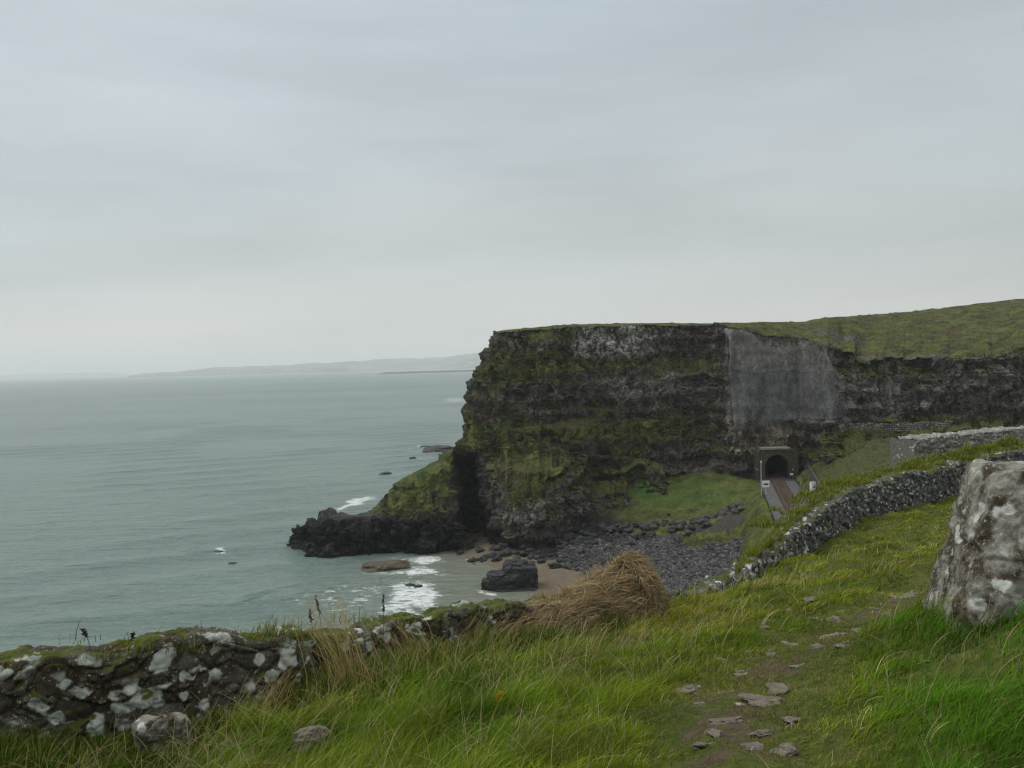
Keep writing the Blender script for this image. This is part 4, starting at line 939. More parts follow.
Fs = [(i, i + 1, n + i + 1, n + i) for i in range(n - 1)] + [(n + i, n + i + 1, 2 * n + i + 1, 2 * n + i) for i in range(n - 1)] + [(3 * n + i, 3 * n + i + 1, i + 1, i) for i in range(n - 1)]
ptl_build('arch_ring', V, [f[::-1] for f in Fs], M_greywall if False else M_port)
b = MB(); b.box((-3.0, y0 - .3, 5.7), (2.6, y1, 6.05)); b.build('coping', simple('pale_coping', (.22, .21, .17), .9, .3, 2), ptl)
b = MB(); b.box((-3.7, y0 - .12, 5.15), (3.7, y0 - .003, 5.35)); b.build('string_course', M_port, ptl)
V = []; nb_ = 12
bi = arch(HW + .02, HS)
for k in range(nb_): V += [(x + .0 * k, .45 + k * 4.5, z) for x, z in bi]
Fs = [(k * n + i, k * n + i + 1, (k + 1) * n + i + 1, (k + 1) * n + i) for k in range(nb_ - 1) for i in range(n - 1)] + [tuple((nb_ - 1) * n + i for i in range(n))]
ptl_build('bore', V, Fs, M_bore)
for s_ in (-1, 1):
    b = MB(); b.box((s_ * 3.95 - .24, y0 - .2, -.6), (s_ * 3.95 + .24, y1, 4.7)); b.build('pilaster', M_port, ptl)
tag(ptl, 'round arched stone railway tunnel mouth at the foot of the netted cliff', 'tunnel')

L_ = 64
def strip(name, s0, s1, z, mat, parent=None, kind=None, zj=.0, a0=-6):
    a = np.linspace(a0, L_, 240); s = np.linspace(s0, s1, 14); ss_, aa = np.meshgrid(s, a)
    X = TX + (-dirT[1]) * SG * ss_ + dirT[0] * aa; Y = TY + dirT[0] * SG * ss_ + dirT[1] * aa
    Z = z + zj * fbm(P3(X * 2, Y * 2), 3); o = grid_obj(name, P3(X, Y, Z), mat=mat, parent=parent, smooth=False); 
    # face up
    return o
o = strip('ballast', -3.35, 3.35, 10.80, M_ballast, zj=.05); tag(o, kind='structure')
o = strip('rail_bed', -1.25, 1.25, 10.93, M_rustbed, zj=.03); tag(o, kind='structure')
trk = empty('railway_track', xf(0, 0, 11.0), math.atan2(dirT[1], dirT[0]))
for s_ in (-.80, .80):
    b = MB(); b.box((-6, s_ - .035, .02), (L_, s_ + .035, .15)); b.box((-6, s_ - .08, -.002), (L_, s_ + .08, .025)); b.build('rail', M_rust, trk)
sl = None
for i in range(88):
    a = -5.5 + i * .75
    if sl is None: b = MB(); b.box((-.13, -1.3, -.12), (.13, 1.3, -.005)); sl = b.build('sleeper', M_sleeper, trk); q_ = sl
    else: q_ = sl.copy(); COL.objects.link(q_); q_.parent = trk
    q_.location = (a, 0, 0)
tag(trk, 'single rusty railway track running out of the tunnel towards the viewer', 'railway track')
def locR(u, v, z): return atZ(np.array(float(u)), np.array(float(v)), z)
# sign board beside the line
p = locR(766, 494, 10.9); sg = empty('trackside_sign', tuple(p))
b = MB(); b.tube([(0, 0, -.3), (0, 0, 2.3)], .06); b.build('post', M_galv, sg)
b = MB(); b.box((-.62, -.08, 1.2), (.62, -.02, 2.35)); b.build('board', M_white, sg, bevel=.02)
b = MB(); b.box((-.42, -.10, 1.62), (.42, -.083, 1.88)); b.build('marking', M_blackp, sg)
tag(sg, 'small white board with a dark bar on a post left of the rails', 'sign')
p = locR(761.5, 494, 10.9); sg = empty('marker_post', tuple(p))
b = MB(); b.tube([(0, 0, -.3), (0, 0, 5.6)], .07); b.build('post', M_galv, sg)
b = MB(); b.tube([(0, 0, 5.6), (.1, 0, 5.85)], .12); b.build('lamp', M_white, sg)
tag(sg, 'tall thin pale post just left of the tunnel mouth', 'post')
p = locR(789.5, 478, 11.0); sg = empty('signal_plate', (p[0], p[1] - 1.2, p[2]))
b = MB(); b.tube([(0, 0, -.3), (0, 0, 1.0)], .05); b.build('post', M_blackp, sg)
b = MB(); b.box((-.32, -.07, .75), (.32, -.02, 1.1)); b.build('plate', M_white, sg)
tag(sg, 'tiny white plate at the right jamb of the tunnel mouth', 'sign')
p = locR(813, 495, 11.1); sg = empty('relay_cabinet', tuple(p), R(8))
b = MB(); b.box((-.42, -.32, .12), (.42, .32, 2.15)); b.build('body', M_white, sg, bevel=.03)
b = MB(); b.box((-.46, -.36, 2.155), (.46, .36, 2.24)); b.build('lid', M_galv, sg, bevel=.01)
b = MB(); b.box((-.34, -.345, .3), (.34, -.323, 2.0)); b.build('door', M_white, sg)
b = MB(); b.box((-.46, -.36, -.3), (.46, .36, .117)); b.build('plinth', M_conc, sg)
tag(sg, 'narrow white relay cabinet beside the dark retaining wall right of the track', 'cabinet')
p = locR(815.5, 496, 11.1); cb = empty('traffic_cone', tuple(p)); b = MB(); b.tube([(0, 0, 0), (0, 0, .55)], [.2, .04], 12); b.build('cone', M_orange, cb); b = MB(); b.box((-.24, -.24, -.06), (.24, .24, -.003)); b.build('base', M_orange, cb)
tag(cb, 'small orange cone at the foot of the white relay cabinet', 'cone')
# dark retaining wall along the right of the line
ra, rb = locR(803.5, 468, 11.2), locR(821, 499, 11.2)
d_ = rb - ra; Ln = float(np.hypot(d_[0], d_[1])); b = MB(); M = Matrix.Translation(Vector(ra)) @ Matrix.Rotation(math.atan2(d_[1], d_[0]), 4, 'Z')
nn_ = 22
for i in range(nn_):
    h_ = 2.7 - .5 * i / nn_; b.box((i * Ln / nn_, -.18, -.9), ((i + 1) * Ln / nn_ - .02, .18, h_), M)
o = b.build('retaining_wall', M_conc); tag(o, 'dark retaining wall sloping along the right side of the track', 'retaining wall')

# ------------------------------------------------------------------ rock netting draped on the cliff
def m_net(n):
    pos = n.n('ShaderNodeNewGeometry').outputs['Position']
    st = n.noise(n.vmul(pos, (1.1, 1.1, .10)), 1.2, 5, .65); f = n.noise(pos, .9, 5, .7); k = n.noise(n.vmul(pos, (1, 1, .35)), 3.0, 4, .7)
    t = n.math('ADD', n.math('MULTIPLY', st, .30), n.math('ADD', n.math('MULTIPLY', f, .5), n.math('MULTIPLY', k, .2)))
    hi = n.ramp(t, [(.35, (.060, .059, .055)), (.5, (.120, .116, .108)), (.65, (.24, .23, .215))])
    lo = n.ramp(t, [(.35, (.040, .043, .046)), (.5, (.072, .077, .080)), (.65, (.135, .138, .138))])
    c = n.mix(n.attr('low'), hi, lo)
    p = n.n('ShaderNodeBsdfPrincipled'); n.link(c, p.inputs['Base Color']); p.inputs['Roughness'].default_value = .6
    tr = n.n('ShaderNodeBsdfTransparent'); mx = n.n('ShaderNodeMixShader')
    n.put(mx.inputs[0], n.mapr(t, .36, .60, .38, .72)); n.link(tr.outputs[0], mx.inputs[1]); n.link(p.outputs[0], mx.inputs[2]); return mx.outputs[0]
M_net = make_mat('wire_netting', m_net)
def inpoly(u, v, poly):
    c = np.zeros(np.shape(u), bool); j = len(poly) - 1
    for i in range(len(poly)):
        (xi, yi), (xj, yj) = poly[i], poly[j]; c ^= ((yi > v) != (yj > v)) & (u < (xj - xi) * (v - yi) / (yj - yi + 1e-9) + xi); j = i
    return c
net = empty('rock_netting', tuple(cliff_depth_at(780, 415)))
bk = np.array(net.location)
# smooth drape surface
SM = HV2.copy()
for _ in range(64):
    E = np.pad(SM, ((1, 1), (1, 1), (0, 0)), mode='edge'); SM = (E[:-2, 1:-1] + E[2:, 1:-1] + E[1:-1, :-2] + E[1:-1, 2:] + 2 * SM) / 6
jag = 3.5 * fbm(P3(HV[..., 0] * .35, HV[..., 2] * .35, 5), 3)
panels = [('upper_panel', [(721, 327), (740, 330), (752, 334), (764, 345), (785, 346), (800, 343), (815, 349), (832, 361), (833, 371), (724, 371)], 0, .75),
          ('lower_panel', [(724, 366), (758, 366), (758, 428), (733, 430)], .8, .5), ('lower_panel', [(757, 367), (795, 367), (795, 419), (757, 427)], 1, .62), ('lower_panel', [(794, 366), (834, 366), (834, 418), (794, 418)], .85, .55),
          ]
for (nm, poly, low, off) in panels:
    mk = inpoly(Hpu + (jag if nm == 'upper_panel' else .25 * jag), Hpv + jag * (.6 if nm == 'upper_panel' else .3), poly) & (HK < 2) & (HU > 500)
    rws = np.where(mk.any(1))[0]; cls = np.where(mk.any(0))[0]; a, b_, c_, d2 = rws[0], rws[-1] + 1, cls[0], cls[-1] + 1
    sub = SM[a:b_, c_:d2] + np.array([0, -off - .7, 0])
    sub[..., 1] += .12 * fbm(P3(sub[..., 0] * .9, sub[..., 2] * .2), 3)
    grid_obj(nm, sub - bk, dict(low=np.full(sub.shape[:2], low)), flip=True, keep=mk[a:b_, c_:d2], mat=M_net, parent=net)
tag(net, 'grey rockfall netting draped over the cliff above the tunnel mouth', 'rock netting')

# ------------------------------------------------------------------ flat stones in the path
fl = [(728, 721, 6.1, .12), (762, 700, 6.6, .17), (690, 689, 6.9, .12), (786, 641, 8.9, .18), (838, 634, 9.4, .20), (812, 615, 10.4, .16), (765, 733, 5.6, .09), (795, 722, 5.8, .08), (650, 676, 7.4, .08), (745, 672, 7.6, .09), (845, 655, 8.3, .10),
      (871, 606, 11.2, .2), (880, 591, 13, .22), (905, 596, 12.4, .2), (780, 628, 9.8, .10), (705, 745, 5.3, .08), (845, 600, 11.6, .14), (800, 668, 7.6, .08)]
small = [(748, 650), (772, 655), (722, 660), (835, 618), (858, 628), (820, 645), (740, 705), (778, 690), (715, 735), (752, 748), (786, 752), (765, 628), (890, 612), (700, 705), (812, 600), (790, 610)]
descr = ['nearest large', 'pinkish', 'low buried', 'rounded grey', 'broad triangular', 'pale long', 'small brown', 'small pale', 'small lone outlying', 'thin half buried', 'small grey', 'long pale', 'far pale slab-like', 'farthest thin', 'narrow', 'front small', 'upper left thin', 'tiny']
for i, (u, v, Dd, s) in enumerate(fl):
    p = atD(np.array(float(u)), np.array(float(v)), np.array(Dd)); x, y = p[0], p[1]
    # slide along the view direction until it lies on the ground
    for _ in range(6):
        h = float(hill_h(np.array([x]), np.array([y]))[0]); q_ = atZ(np.array(float(u)), np.array(float(v)), h); x, y = (x + q_[0]) / 2, (y + q_[1]) / 2
    h = float(hill_h(np.array([x]), np.array([y]))[0])
    ob = rock_obj('path_stone', (x, y, h - .012), (s * 1.0, s * .7, .030), M_flag, '%s flat stone in the worn grass path, near its %s' % (descr[i], 'near end' if v > 690 else 'middle' if v > 640 else 'far end'), 'stone', random.uniform(-.6, .6), 4, seed=60 + i, pw=2.2, rough=.55, blocky=.10)
    ob.rotation_euler = (R(-8), R(-3), ob.rotation_euler[2])

for i, (u, v) in enumerate(small):
    x, y = float(atD(np.array(float(u)), np.array(float(v)), np.array(7.))[0]), 7.0
    for _ in range(14):
        h = float(hill_h(np.array([x]), np.array([y]))[0]); q_ = atZ(np.array(float(u)), np.array(float(v)), h); x, y = (x + q_[0]) / 2, (y + q_[1]) / 2
    sz = random.uniform(.035, .085) * (1 + .05 * y)
    ob = rock_obj('pebble', (x, y, h - .006), (sz, sz * .75, sz * .42), M_flag, 'small half-buried stone among the short turf of the worn path', 'stone', random.uniform(0, 3), 3, seed=90 + i, rough=.4, blocky=.1, group='small stones set in the worn path')

# ------------------------------------------------------------------ GRASS
def blades(name, X, Y, Z, L, lean, az, wid, col, seg=3, tipcol=None, kind='stuff', mat=M_grass, curl=1.0, parent=None):
    n = len(X); t = np.linspace(0, 1, seg + 1); V = np.zeros((n, 2 * seg + 1, 3)); C = np.zeros((n, 2 * seg + 1, 3))
    fa = rng.uniform(0, 2 * math.pi, n)                 # facing of the flat side
    wx, wy = np.cos(fa), np.sin(fa); dx, dy = np.sin(az), np.cos(az)
    for i, tt in enumerate(t):
        b = lean * (tt ** (1 + curl)) / 1.0; hx_ = L * np.sin(np.clip(lean * .9, 0, 1.5)) * tt ** (1 + .6 * curl); hz_2 = L * tt * (1 - .45 * np.clip(lean, 0, 1.6) * tt)
        px, py, pz = X + dx * hx_, Y + dy * hx_, Z + hz_2; w_ = wid * (1 - .75 * tt ** 1.5)
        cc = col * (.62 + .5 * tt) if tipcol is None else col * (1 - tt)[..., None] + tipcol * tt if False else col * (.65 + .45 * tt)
        if i < seg:
            V[:, 2 * i] = np.stack([px - wx * w_ / 2, py - wy * w_ / 2, pz], -1); V[:, 2 * i + 1] = np.stack([px + wx * w_ / 2, py + wy * w_ / 2, pz], -1); C[:, 2 * i] = C[:, 2 * i + 1] = cc
        else: V[:, 2 * i] = np.stack([px, py, pz], -1); C[:, 2 * i] = cc
    nv = 2 * seg + 1; fi = []; tot = []
    base = (np.arange(n) * nv)[:, None]
    quads = np.array([[2 * i, 2 * i + 1, 2 * i + 3, 2 * i + 2] for i in range(seg - 1)]).ravel(); tri = np.array([2 * seg - 2, 2 * seg - 1, 2 * seg])
    patt = np.r_[quads, tri]; idx = (base + patt[None]).ravel(); tt_ = np.tile(np.r_[np.full(seg - 1, 4), 3], n)
    o = new_mesh(name, V.reshape(-1, 3), idx, tt_, dict(Col=C.reshape(-1, 3)), smooth=True, mat=mat, parent=parent)
    return o
G = lambda *c: np.array(c)
C_LUSH, C_MID, C_YEL, C_STRAW, C_DEEP = G(.050, .142, .008), G(.116, .190, .010), G(.260, .258, .024), G(.48, .39, .21), G(.026, .075, .010)
def region(x, y, u, v):
    """length and colour weights per place"""
    P = P3(x, y); pd = path_m(x, y); pth = sstep(.95, .35, pd)
    n1 = fbm(P * .7 + 3, 3); n2 = fbm(P * 2.6 + 8, 3); n3 = fbm(P * .3 + 1, 2)
    lush = sstep(840, 930, u) * sstep(590, 640, v) + .55 * sstep(560, 480, u) * sstep(640, 700, v)
    short = sstep(600, 560, v) * sstep(780, 840, u)
    Ln = .175 + .08 * n1 + .12 * n2 + .05 * lush + .05 * sstep(560, 420, u)
    Ln = Ln * (1 - .72 * pth) * (1 - .45 * short); Ln = np.clip(Ln, .03, .5)
    yel = np.clip(.40 + .65 * n1 + .4 * n3 + .35 * n2 + .30 * pth - .45 * lush + .25 * short * n2 + .18 * short, 0, 1)
    return Ln, yel, pth, lush, n2
def scatter(n, r0, r1, a0=-50, a1=50, pw=1.5):
    # density ~ r^-pw per area
    e = 2 - pw; q_ = rng.random(n); r = (r0 ** e + q_ * (r1 ** e - r0 ** e)) ** (1 / e); a = np.radians(rng.uniform(a0, a1, n)); return np.sin(a) * r, np.cos(a) * r
def make_grass():
    nc = 34000; x, y = scatter(nc, 2.6, 48, -44, 44); d, ix = wall_sd(x, y)
    ok = (d < -.30) | ((d > .45) & (d < 4.2) & (ix > 140)); x, y = x[ok], y[ok]
    k = 12; rr_ = np.hypot(x, y)
    sp = .045 + .006 * rr_; bx = np.repeat(x, k) + rng.normal(size=len(x) * k) * np.repeat(sp, k); by = np.repeat(y, k) + rng.normal(size=len(x) * k) * np.repeat(sp, k)
    caz = np.repeat(rng.uniform(0, 2 * math.pi, len(x)), k); cl = np.repeat(rng.uniform(.75, 1.3, len(x)), k); ch = np.repeat(rng.normal(size=len(x)), k)
    z = hill_h(bx, by) - .015; d, ix = wall_sd(bx, by)
    u, v = proj(P3(bx, by, z)); Ln, yel, pth, lush, n2 = region(bx, by, u, v)
    n = len(bx); r_ = np.hypot(bx, by)
    keep = rng.random(n) > pth * .5 * (.6 + .8 * (fbm(P3(bx, by) * 3.2, 3) > -.1)); keep &= ~((d > -.3) & (d < .42))
    L = Ln * cl * rng.uniform(.55, 1.25, n); L = np.where(d > 0, L * 1.0, L)
    # wind from the left
    away = np.arctan2(bx - np.repeat(x, k), by - np.repeat(y, k))
    wx_ = np.sin(away) * .5 + .75 + .35 * np.sin(caz); wy_ = np.cos(away) * .5 + .1 + .35 * np.cos(caz); az = np.arctan2(wx_, wy_) + rng.normal(size=n) * .35
    lean = np.clip(rng.normal(.72, .25, n) + .12 * np.hypot(wx_, wy_), .1, 1.35)
    wid = np.maximum(.0052, .0010 * r_) * rng.uniform(.7, 1.3, n)
    t = np.clip(yel + .16 * ch + rng.normal(size=n) * .12, 0, 1)[:, None]; lu = np.clip(lush, 0, 1)[:, None]
    col = C_MID * (1 - t) + C_YEL * t; col = col * (1 - .75 * lu) + (C_LUSH * (1 - .25 * t) + C_MID * .25 * t) * .75 * lu
    dk = rng.random(n)[:, None]; col = np.where(dk < .12, col * .55, col)
    stw = (rng.random(n) < (.035 + .12 * np.clip(yel - .3, 0, 1) + .10 * pth) * (1 - .6 * lush))[:, None]; col = np.where(stw, C_STRAW * rng.uniform(.5, 1.0, (n, 1)), col)
    col = col * rng.uniform(.75, 1.35, (n, 1)) * (1.04 + .55 * fbm(P3(bx, by) * 1.5 + 50, 3))[:, None]
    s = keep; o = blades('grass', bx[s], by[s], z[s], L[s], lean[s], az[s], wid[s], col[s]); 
    tag(o, 'green and straw coloured grass covering the hillside in the foreground', 'grass', kind='stuff')
make_grass()
def turf():
    n = 330000; x, y = scatter(n, 3.0, 34, -30, 42, 1.7); d, ix = wall_sd(x, y); z = hill_h(x, y); u, v = proj(P3(x, y, z)); pd = path_m(x, y)
    P = P3(x, y); q = fbm(P * 2.2 + 3, 3); bare = (pd < .55) & (fbm(P * 3.0 + 1, 3) > .05)
    ok = (d < -.3) & ((pd < 1.25) | ((u > 760) & (v < 610)) | (rng.random(n) < .25)) & ~(bare & (rng.random(n) < .85)); x, y, z, q, pd = x[ok], y[ok], z[ok], q[ok], pd[ok]; n = len(x); r_ = np.hypot(x, y)
    L = rng.uniform(.018, .062, n) * (1 + .4 * q); t = np.clip(.45 + .5 * q + rng.normal(size=n) * .18, 0, 1)[:, None]
    col = C_MID * .95 * (1 - t) + C_YEL * .85 * t; k = rng.random(n)[:, None]; pk = sstep(1.2, .3, pd)[:, None]
    col = np.where(k < .10 + .16 * pk, C_STRAW * .62, col); col = np.where(k > .90 - .10 * pk, G(.10, .065, .035), col); col = col * rng.uniform(.6, 1.3, (n, 1))
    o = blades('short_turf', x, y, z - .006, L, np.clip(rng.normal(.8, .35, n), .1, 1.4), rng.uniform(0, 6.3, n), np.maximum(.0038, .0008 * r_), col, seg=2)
    tag(o, 'short trodden turf on and beside the worn path', 'grass', kind='stuff')
turf()
# seed stalks and straw
def stalks():
    n = 19000; x, y = scatter(n, 3.0, 26, -42, 34, 1.5); d, ix = wall_sd(x, y); z = hill_h(x, y); u, v = proj(P3(x, y, z)); pd = path_m(x, y)
    w_ = .20 + .6 * sstep(620, 450, u) * sstep(-3.2, -.8, d) + .35 * (fbm(P3(x, y) * .8 + 5, 3) > .25) * (u < 800); ok = (d < -.3) & (pd > .8) & (rng.random(n) < w_)
    x, y, z, u, d = x[ok], y[ok], z[ok], u[ok], d[ok]; n = len(x); r_ = np.hypot(x, y)
    L = rng.uniform(.28, .62, n) * np.where(u > 820, .75, 1.0); az = rng.normal(1.35, .7, n); fl = rng.random(n) < .3; az = np.where(fl, az + math.pi, az)
    lean = np.clip(rng.normal(.75, .32, n), .1, 1.4); col = (C_STRAW * rng.uniform(.7, 1.25, (n, 1)))
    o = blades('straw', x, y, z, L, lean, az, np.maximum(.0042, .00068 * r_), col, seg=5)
    tag(o, 'scattered dry straw stalks leaning over the green grass', 'grass', kind='stuff')
stalks()
# turf and tufts on the tops of the walls
def walltop():
    n = 42000; f = rng.random(n) * (WP.shape[0] - 1); i = f.astype(int); fr = f - i; i2 = np.minimum(i + 1, len(WP) - 1)
    c = WP[i] * (1 - fr)[:, None] + WP[i2] * fr[:, None]; off = np.where(WP[i, 0] > 8, rng.uniform(.05, 1.3, n), rng.normal(0, .17, n))
    x = c[:, 0] + Wn[i, 0] * off; y = c[:, 1] + Wn[i, 1] * off; z = np.maximum(c[:, 2] - .04, np.where(off > .3, hill_h(x, y) - .03, -99))
    u, v = proj(P3(x, y, z)); dens = fbm(P3(x, y) * 1.1 + 2, 3)
    m1 = (u < 545) & (dens > .12) ; m2 = (u > 735) & (off > -.05) & (dens > -.5); ok = m1 | m2
    x, y, z, u, dens = x[ok], y[ok], z[ok], u[ok], dens[ok]; n = len(x); r_ = np.hypot(x, y)
    L = rng.uniform(.06, .17, n) * (1 + 1.0 * (dens > .35)) * np.where(u > 735, 1.25, 1); L *= np.where(u > 760, .95, 1.0); L *= np.where(rng.random(n) < .03, 2.0, 1)
    col = C_YEL * .85 * rng.uniform(.5, 1.2, (n, 1)); s = (rng.random(n) < .25)[:, None]; col = np.where(s, C_STRAW * .7, col); s = (rng.random(n) < .35)[:, None]; col = np.where(s, C_MID * .8, col)
    o = blades('wall_turf', x, y, z, L, np.clip(rng.normal(.6, .3, n), .05, 1.3), rng.normal(1.3, 1.1, n), np.maximum(.005, .0009 * r_), col)
    tag(o, 'tufts of turf growing on top of the stone walls', 'grass', kind='stuff')
walltop()
# rank growth against the near wall foot and in its joints
def rank():
    n = 42000; f = rng.random(n) * (iu(600) - 2); i = f.astype(int); off = -.30 - np.abs(rng.normal(0, .42, n))
    x = WP[i, 0] + Wn[i, 0] * off + rng.normal(0, .03, n); y = WP[i, 1] + Wn[i, 1] * off + rng.normal(0, .03, n); z = hill_h(x, y) - .02
    u, v = proj(P3(x, y, z)); P = P3(x, y); q_ = fbm(P * 1.2, 3); tall = sstep(250, 330, u) * (1 - .35 * sstep(470, 560, u)) + 1.3 * sstep(120, 40, u)
    L = (.18 + .10 * q_ + .22 * tall) * rng.uniform(.5, 1.25, n); dk = rng.random(n)[:, None]
    ok = (rng.random(n) < (.25 + .75 * sstep(-.1, .4, q_ + tall * .6))); col = np.where(dk < .38, C_DEEP * 1.1, np.where(dk < .72, C_MID * .8, np.where(dk < .86, C_YEL * .7, C_STRAW * .8))) * rng.uniform(.6, 1.2, (n, 1))
    o = blades('rank_grass', x[ok], y[ok], z[ok], L[ok], np.clip(rng.normal(.5, .28, ok.sum()), .02, 1.2), rng.normal(.9, 1.3, ok.sum()), np.full(ok.sum(), .008) * rng.uniform(.6, 1.4, ok.sum()), col[ok], seg=4)
    tag(o, 'rank dark grass crowding against the foot of the lichened wall', 'grass', kind='stuff')
rank()
# ------------------------------------------------------------------ dry grass mound
def mound():
    # a hump of dead grass combed down over the wall
    cs = atD(np.array([512., 540, 572, 605, 634, 654]), np.array([624., 614, 601, 583, 564, 568]), np.array([12.4, 12.9, 13.4, 13.9, 14.3, 14.5]))   # crest
    n = 80; t = np.linspace(0, 1, n); crest = np.stack([np.interp(t, np.linspace(0, 1, 6), cs[:, i]) for i in range(3)], 1); crest = smooth_path(crest, n)
    m_ = 44; th = np.linspace(0, math.pi, m_); V = np.zeros((n, m_, 3))
    Tn = np.gradient(crest[:, :2], axis=0); Tn /= np.linalg.norm(Tn, axis=1, keepdims=True); Nn = np.stack([-Tn[:, 1], Tn[:, 0]], 1)
    base = hill_h(crest[:, 0] - Nn[:, 0] * .4, crest[:, 1] - Nn[:, 1] * .4, False) - .35
    endr = np.sqrt(np.clip(1 - np.clip((t - .86) / .14, 0, 1) ** 2, 0.02, 1)) * (.45 + .55 * sstep(0, .3, t))
    for i in range(n):
        H_ = max(crest[i, 2] - base[i], .2); w_ = (.30 + .27 * t[i]) * endr[i]
        for j, a in enumerate(th):
            V[i, j, 0] = crest[i, 0] - Nn[i, 0] * math.cos(a) * w_; V[i, j, 1] = crest[i, 1] - Nn[i, 1] * math.cos(a) * w_; V[i, j, 2] = base[i] + H_ * (math.sin(a) ** .7) * (1 if t[i] < .86 else .15 + .85 * endr[i])
    Nrm = np.cross(np.gradient(V, axis=0), np.gradient(V, axis=1)); Nrm /= np.linalg.norm(Nrm, axis=-1, keepdims=True) + 1e-9; Nrm *= np.sign(Nrm[40, 22, 2])
    V += Nrm * (.08 * fbm(V * np.array([1.6, 1.6, 2.2]), 3) + .11 * np.abs(fbm(V * np.array([2.0, 5, 5]), 2)))[..., None]
    root = empty('dry_grass_mound', tuple(crest[40] - np.array([0, 0, .8])))
    bk_ = np.array(root.location)
    grid_obj('matted_core', V - bk_, mat=simple('matted_straw', (.12, .085, .05), .95, .5, 14), parent=root)
    N_ = 30000; a = rng.integers(0, n, N_); b = rng.integers(1, m_ - 1, N_); P = V[a, b] + rng.normal(0, .02, (N_, 3)) + Nrm[a, b] * .01
    # combed: strands run along the mound down to the left and towards the viewer, ragged at the right end
    tl = t[a]; az = np.where(tl > .8, rng.normal(2.2, .6, N_), rng.normal(-1.95, .16, N_) + .75 * fbm(P * 2.6, 2)); sgn = np.cos(th[b])
    seg = 4; L = np.where(tl > .8, rng.uniform(.15, .38, N_), rng.uniform(.25, .75, N_)); 
    nv = 2 * seg + 1; VV = np.zeros((N_, nv, 3)); CC = np.zeros((N_, nv, 3)); D0 = np.stack([np.sin(az), np.cos(az), np.zeros(N_)], -1)
    Nr = Nrm[a, b]; D0 = D0 - (D0 * Nr).sum(-1, keepdims=True) * Nr; D0 += np.array([0, 0, -.25]) * (1 - Nr[:, 2:3]); D0 /= np.linalg.norm(D0, axis=-1, keepdims=True)
    side = np.cross(D0, Nr); wd = rng.uniform(.006, .013, N_); cl = np.where(rng.random((N_, 1)) < .5, G(.36, .26, .14), np.where(rng.random((N_, 1)) < .55, G(.15, .10, .055), G(.56, .45, .27))) * rng.uniform(.6, 1.35, (N_, 1)); wild = rng.random(N_) < .07; D0 = np.where(wild[:, None], Nr * .8 + rng.normal(size=(N_, 3)) * .5, D0); D0 /= np.linalg.norm(D0, axis=-1, keepdims=True); side = np.cross(D0, Nr + .01); side /= np.linalg.norm(side, axis=-1, keepdims=True) + 1e-6; L = np.where(wild, L * .45, L)
    lift = rng.uniform(.01, .07, N_) + .10 * np.clip(fbm(P * 3.5, 2), 0, 1) + (rng.random(N_) < .06) * .10; lift = np.where(tl > .75, lift * .7, lift)
    for i in range(seg + 1):
        s_ = i / seg; c = P + D0 * (L * s_)[:, None] + Nr * (lift * math.sin(s_ * 2.4))[:, None] - np.array([0, 0, 1.0]) * (.10 * s_ * s_ * L)[:, None]; ww = (wd * (1 - .8 * s_))[:, None] / 2
        if i < seg: VV[:, 2 * i] = c - side * ww; VV[:, 2 * i + 1] = c + side * ww; CC[:, 2 * i] = CC[:, 2 * i + 1] = cl
        else: VV[:, 2 * i] = c; CC[:, 2 * i] = cl
    patt = np.r_[np.array([[2 * i, 2 * i + 1, 2 * i + 3, 2 * i + 2] for i in range(seg - 1)]).ravel(), [2 * seg - 2, 2 * seg - 1, 2 * seg]]
    idx = ((np.arange(N_) * nv)[:, None] + patt[None]).ravel(); tot = np.tile(np.r_[np.full(seg - 1, 4), 3], N_)
    st_ = new_mesh('straw_thatch', VV.reshape(-1, 3) - bk_, idx, tot, dict(Col=CC.reshape(-1, 3)), mat=M_grass, parent=root); st_['kind'] = 'stuff'
    tag(root, 'wind-combed mound of dead brown grass heaped over the wall above the shingle', 'grass mound')
mound()
# ------------------------------------------------------------------ plume of tall dry grass, seed heads, yellow flower
def plume():
    for (u, v, Dd, n, sx, L0, L1, ln, az0, lab) in ((352, 690, 8.9, 120, .15, .85, 1.75, .36, -1.5, 'tall pale dry grass plume leaning left over the near wall against the water'),
            (262, 712, 8.7, 60, .16, .35, .80, .5, 1.3, 'low sparse straw clump before the lichened wall, left of the tall plume'), (418, 672, 10.2, 80, .22, .45, 1.0, .55, -1.2, 'straw clump leaning left before the wall, just right of the tall plume'),
            (478, 668, 11.0, 80, .28, .45, .95, .6, 1.6, 'straw clump leaning right before the wall, near the brown mound'), (590, 662, 10.4, 70, .35, .35, .7, .75, 1.6, 'loose bent straw clump in the grass just below the brown mound')):
        p = atD(np.array(float(u)), np.array(float(v)), np.array(Dd)); h = float(hill_h(np.array([p[0]]), np.array([p[1]]))[0])
        root = empty('dry_grass_clump', (p[0], p[1], h))
        X = rng.normal(0, sx, n); Y = rng.normal(0, sx * .7, n); L = rng.uniform(L0, L1, n); col = C_STRAW * rng.uniform(.7, 1.25, (n, 1)) * G(1.0, .92, .8)
        blades('stalks', X, Y, np.zeros(n), L, np.clip(rng.normal(ln, .13, n), .1, 1.1), rng.normal(az0, .35, n), np.full(n, .0065), col, seg=5, parent=root)
        tag(root, lab, 'grass clump', 'clumps of dry grass by the wall')
plume()
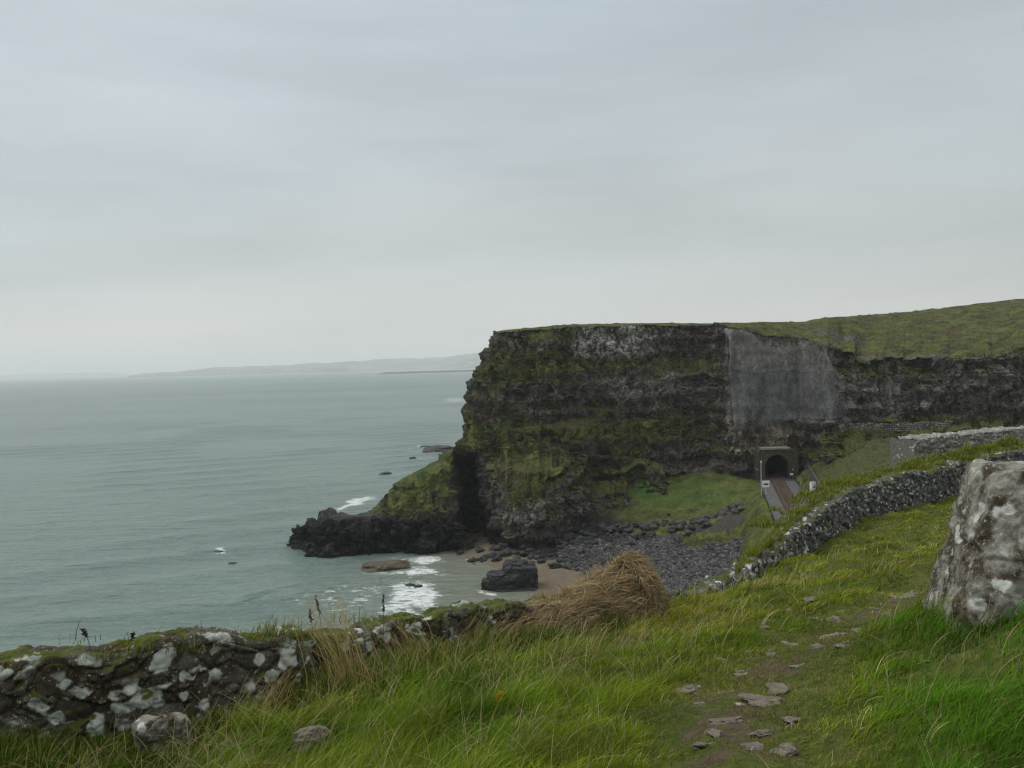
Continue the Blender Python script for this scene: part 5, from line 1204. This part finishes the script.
def docks():
    for i, (u, v, Dd, L, ln, lab) in enumerate(((322, 640, 9.3, .50, -.22, 'dark dead dock seed head standing above the wall left of the pale plume'), (313, 640, 9.4, .36, -.1, 'shorter dark seed head on the wall, left of the taller one'),
                                          (384, 640, 9.8, .55, .05, 'thin dark seed stalk rising over the surf right of the pale plume'), (90, 650, 8.2, .22, -.3, 'small dark seed head over the wall turf at the far left'), (130, 652, 8.3, .2, .2, 'small dark seed stalk over the left wall, right of another'))):
        p = atD(np.array(float(u)), np.array(float(v)), np.array(Dd)); root = empty('seed_stalk', tuple(p))
        b = MB(); pts = [(ln * .25 * s * s, 0, L * s) for s in np.linspace(0, 1, 6)]; b.tube(pts, [.004, .0035, .003, .003, .003, .002], 5); b.build('stem', simple('dead_stem', (.07, .045, .03), .9), root)
        b = MB()
        for k in range(26):
            s = rng.uniform(.62, 1.0); c = np.array([ln * .25 * s * s, 0, L * s]) + rng.normal(0, .008, 3); d = rng.normal(size=3) * .012
            b.tube([c - d, c, c + d], [.002, .007, .002], 5)
        b.build('seed_head', simple('dead_seed', (.035, .022, .016), .9), root); tag(root, lab, 'dead plant')
docks()
def flower():
    x, y = 0, 0; p = atD(np.array(499.), np.array(703.), np.array(6.6)); h = float(hill_h(np.array([p[0]]), np.array([p[1]]))[0]); H_ = float(p[2]) - h + .02; H_ = max(H_, .12)
    root = empty('ragwort', (p[0], p[1], h)); b = MB(); b.tube([(0, 0, 0), (.01, 0, H_ * .6), (0, 0, H_)], [.005, .004, .003], 6); b.build('stem', simple('green_stem', (.05, .1, .02)), root)
    my = simple('yellow_petal', (.75, .42, .02), .5, .1); mc = simple('flower_centre', (.45, .2, .01))
    for (dx, dy, dz) in ((0, 0, 0), (.03, .01, .012), (-.028, -.01, .0), (.005, -.02, .03), (.02, .0, -.022), (-.012, -.02, -.028)):
        b = MB()
        for k in range(11):
            a = 2 * math.pi * k / 11; c, s = math.cos(a), math.sin(a); q_ = np.array([dx, dy, H_ + dz])
            b.add([q_ + (.004 * c, -.004, .004 * s), q_ + (.016 * c - .004 * s, -.006, .016 * s + .004 * c), q_ + (.021 * c, -.006, .021 * s), q_ + (.016 * c + .004 * s, -.006, .016 * s - .004 * c)], [(0, 1, 2, 3)])
        fl_ = b.build('flower_head', my, root); b = MB(); b.tube([(dx, dy - .004, H_ + dz), (dx, dy - .011, H_ + dz)], [.007, .004], 8); b.build('centre', mc, fl_)
        b = MB(); b.tube([(0, 0, H_ * .72), (dx, dy, H_ + dz - .002)], .002, 5); b.build('stalk', bpy.data.materials['green_stem'], root)
    tag(root, 'small cluster of yellow flowers in the long grass, left of centre', 'flower')
flower()

# ------------------------------------------------------------------ haze
def haze():
    b = MB(); b.box((-30000, -400, -10), (30000, 30000, 330)); 
    mt = bpy.data.materials.new('haze_air'); mt.use_nodes = True; nt = mt.node_tree; nt.nodes.clear(); out = nt.nodes.new('ShaderNodeOutputMaterial'); v = nt.nodes.new('ShaderNodeVolumePrincipled')
    v.inputs['Color'].default_value = (.965, .985, .985, 1); v.inputs['Density'].default_value = 1.25e-4; v.inputs['Anisotropy'].default_value = .1; nt.links.new(v.outputs[0], out.inputs['Volume'])
    o = b.build('haze', mt); tag(o, kind='stuff'); return o
haze()
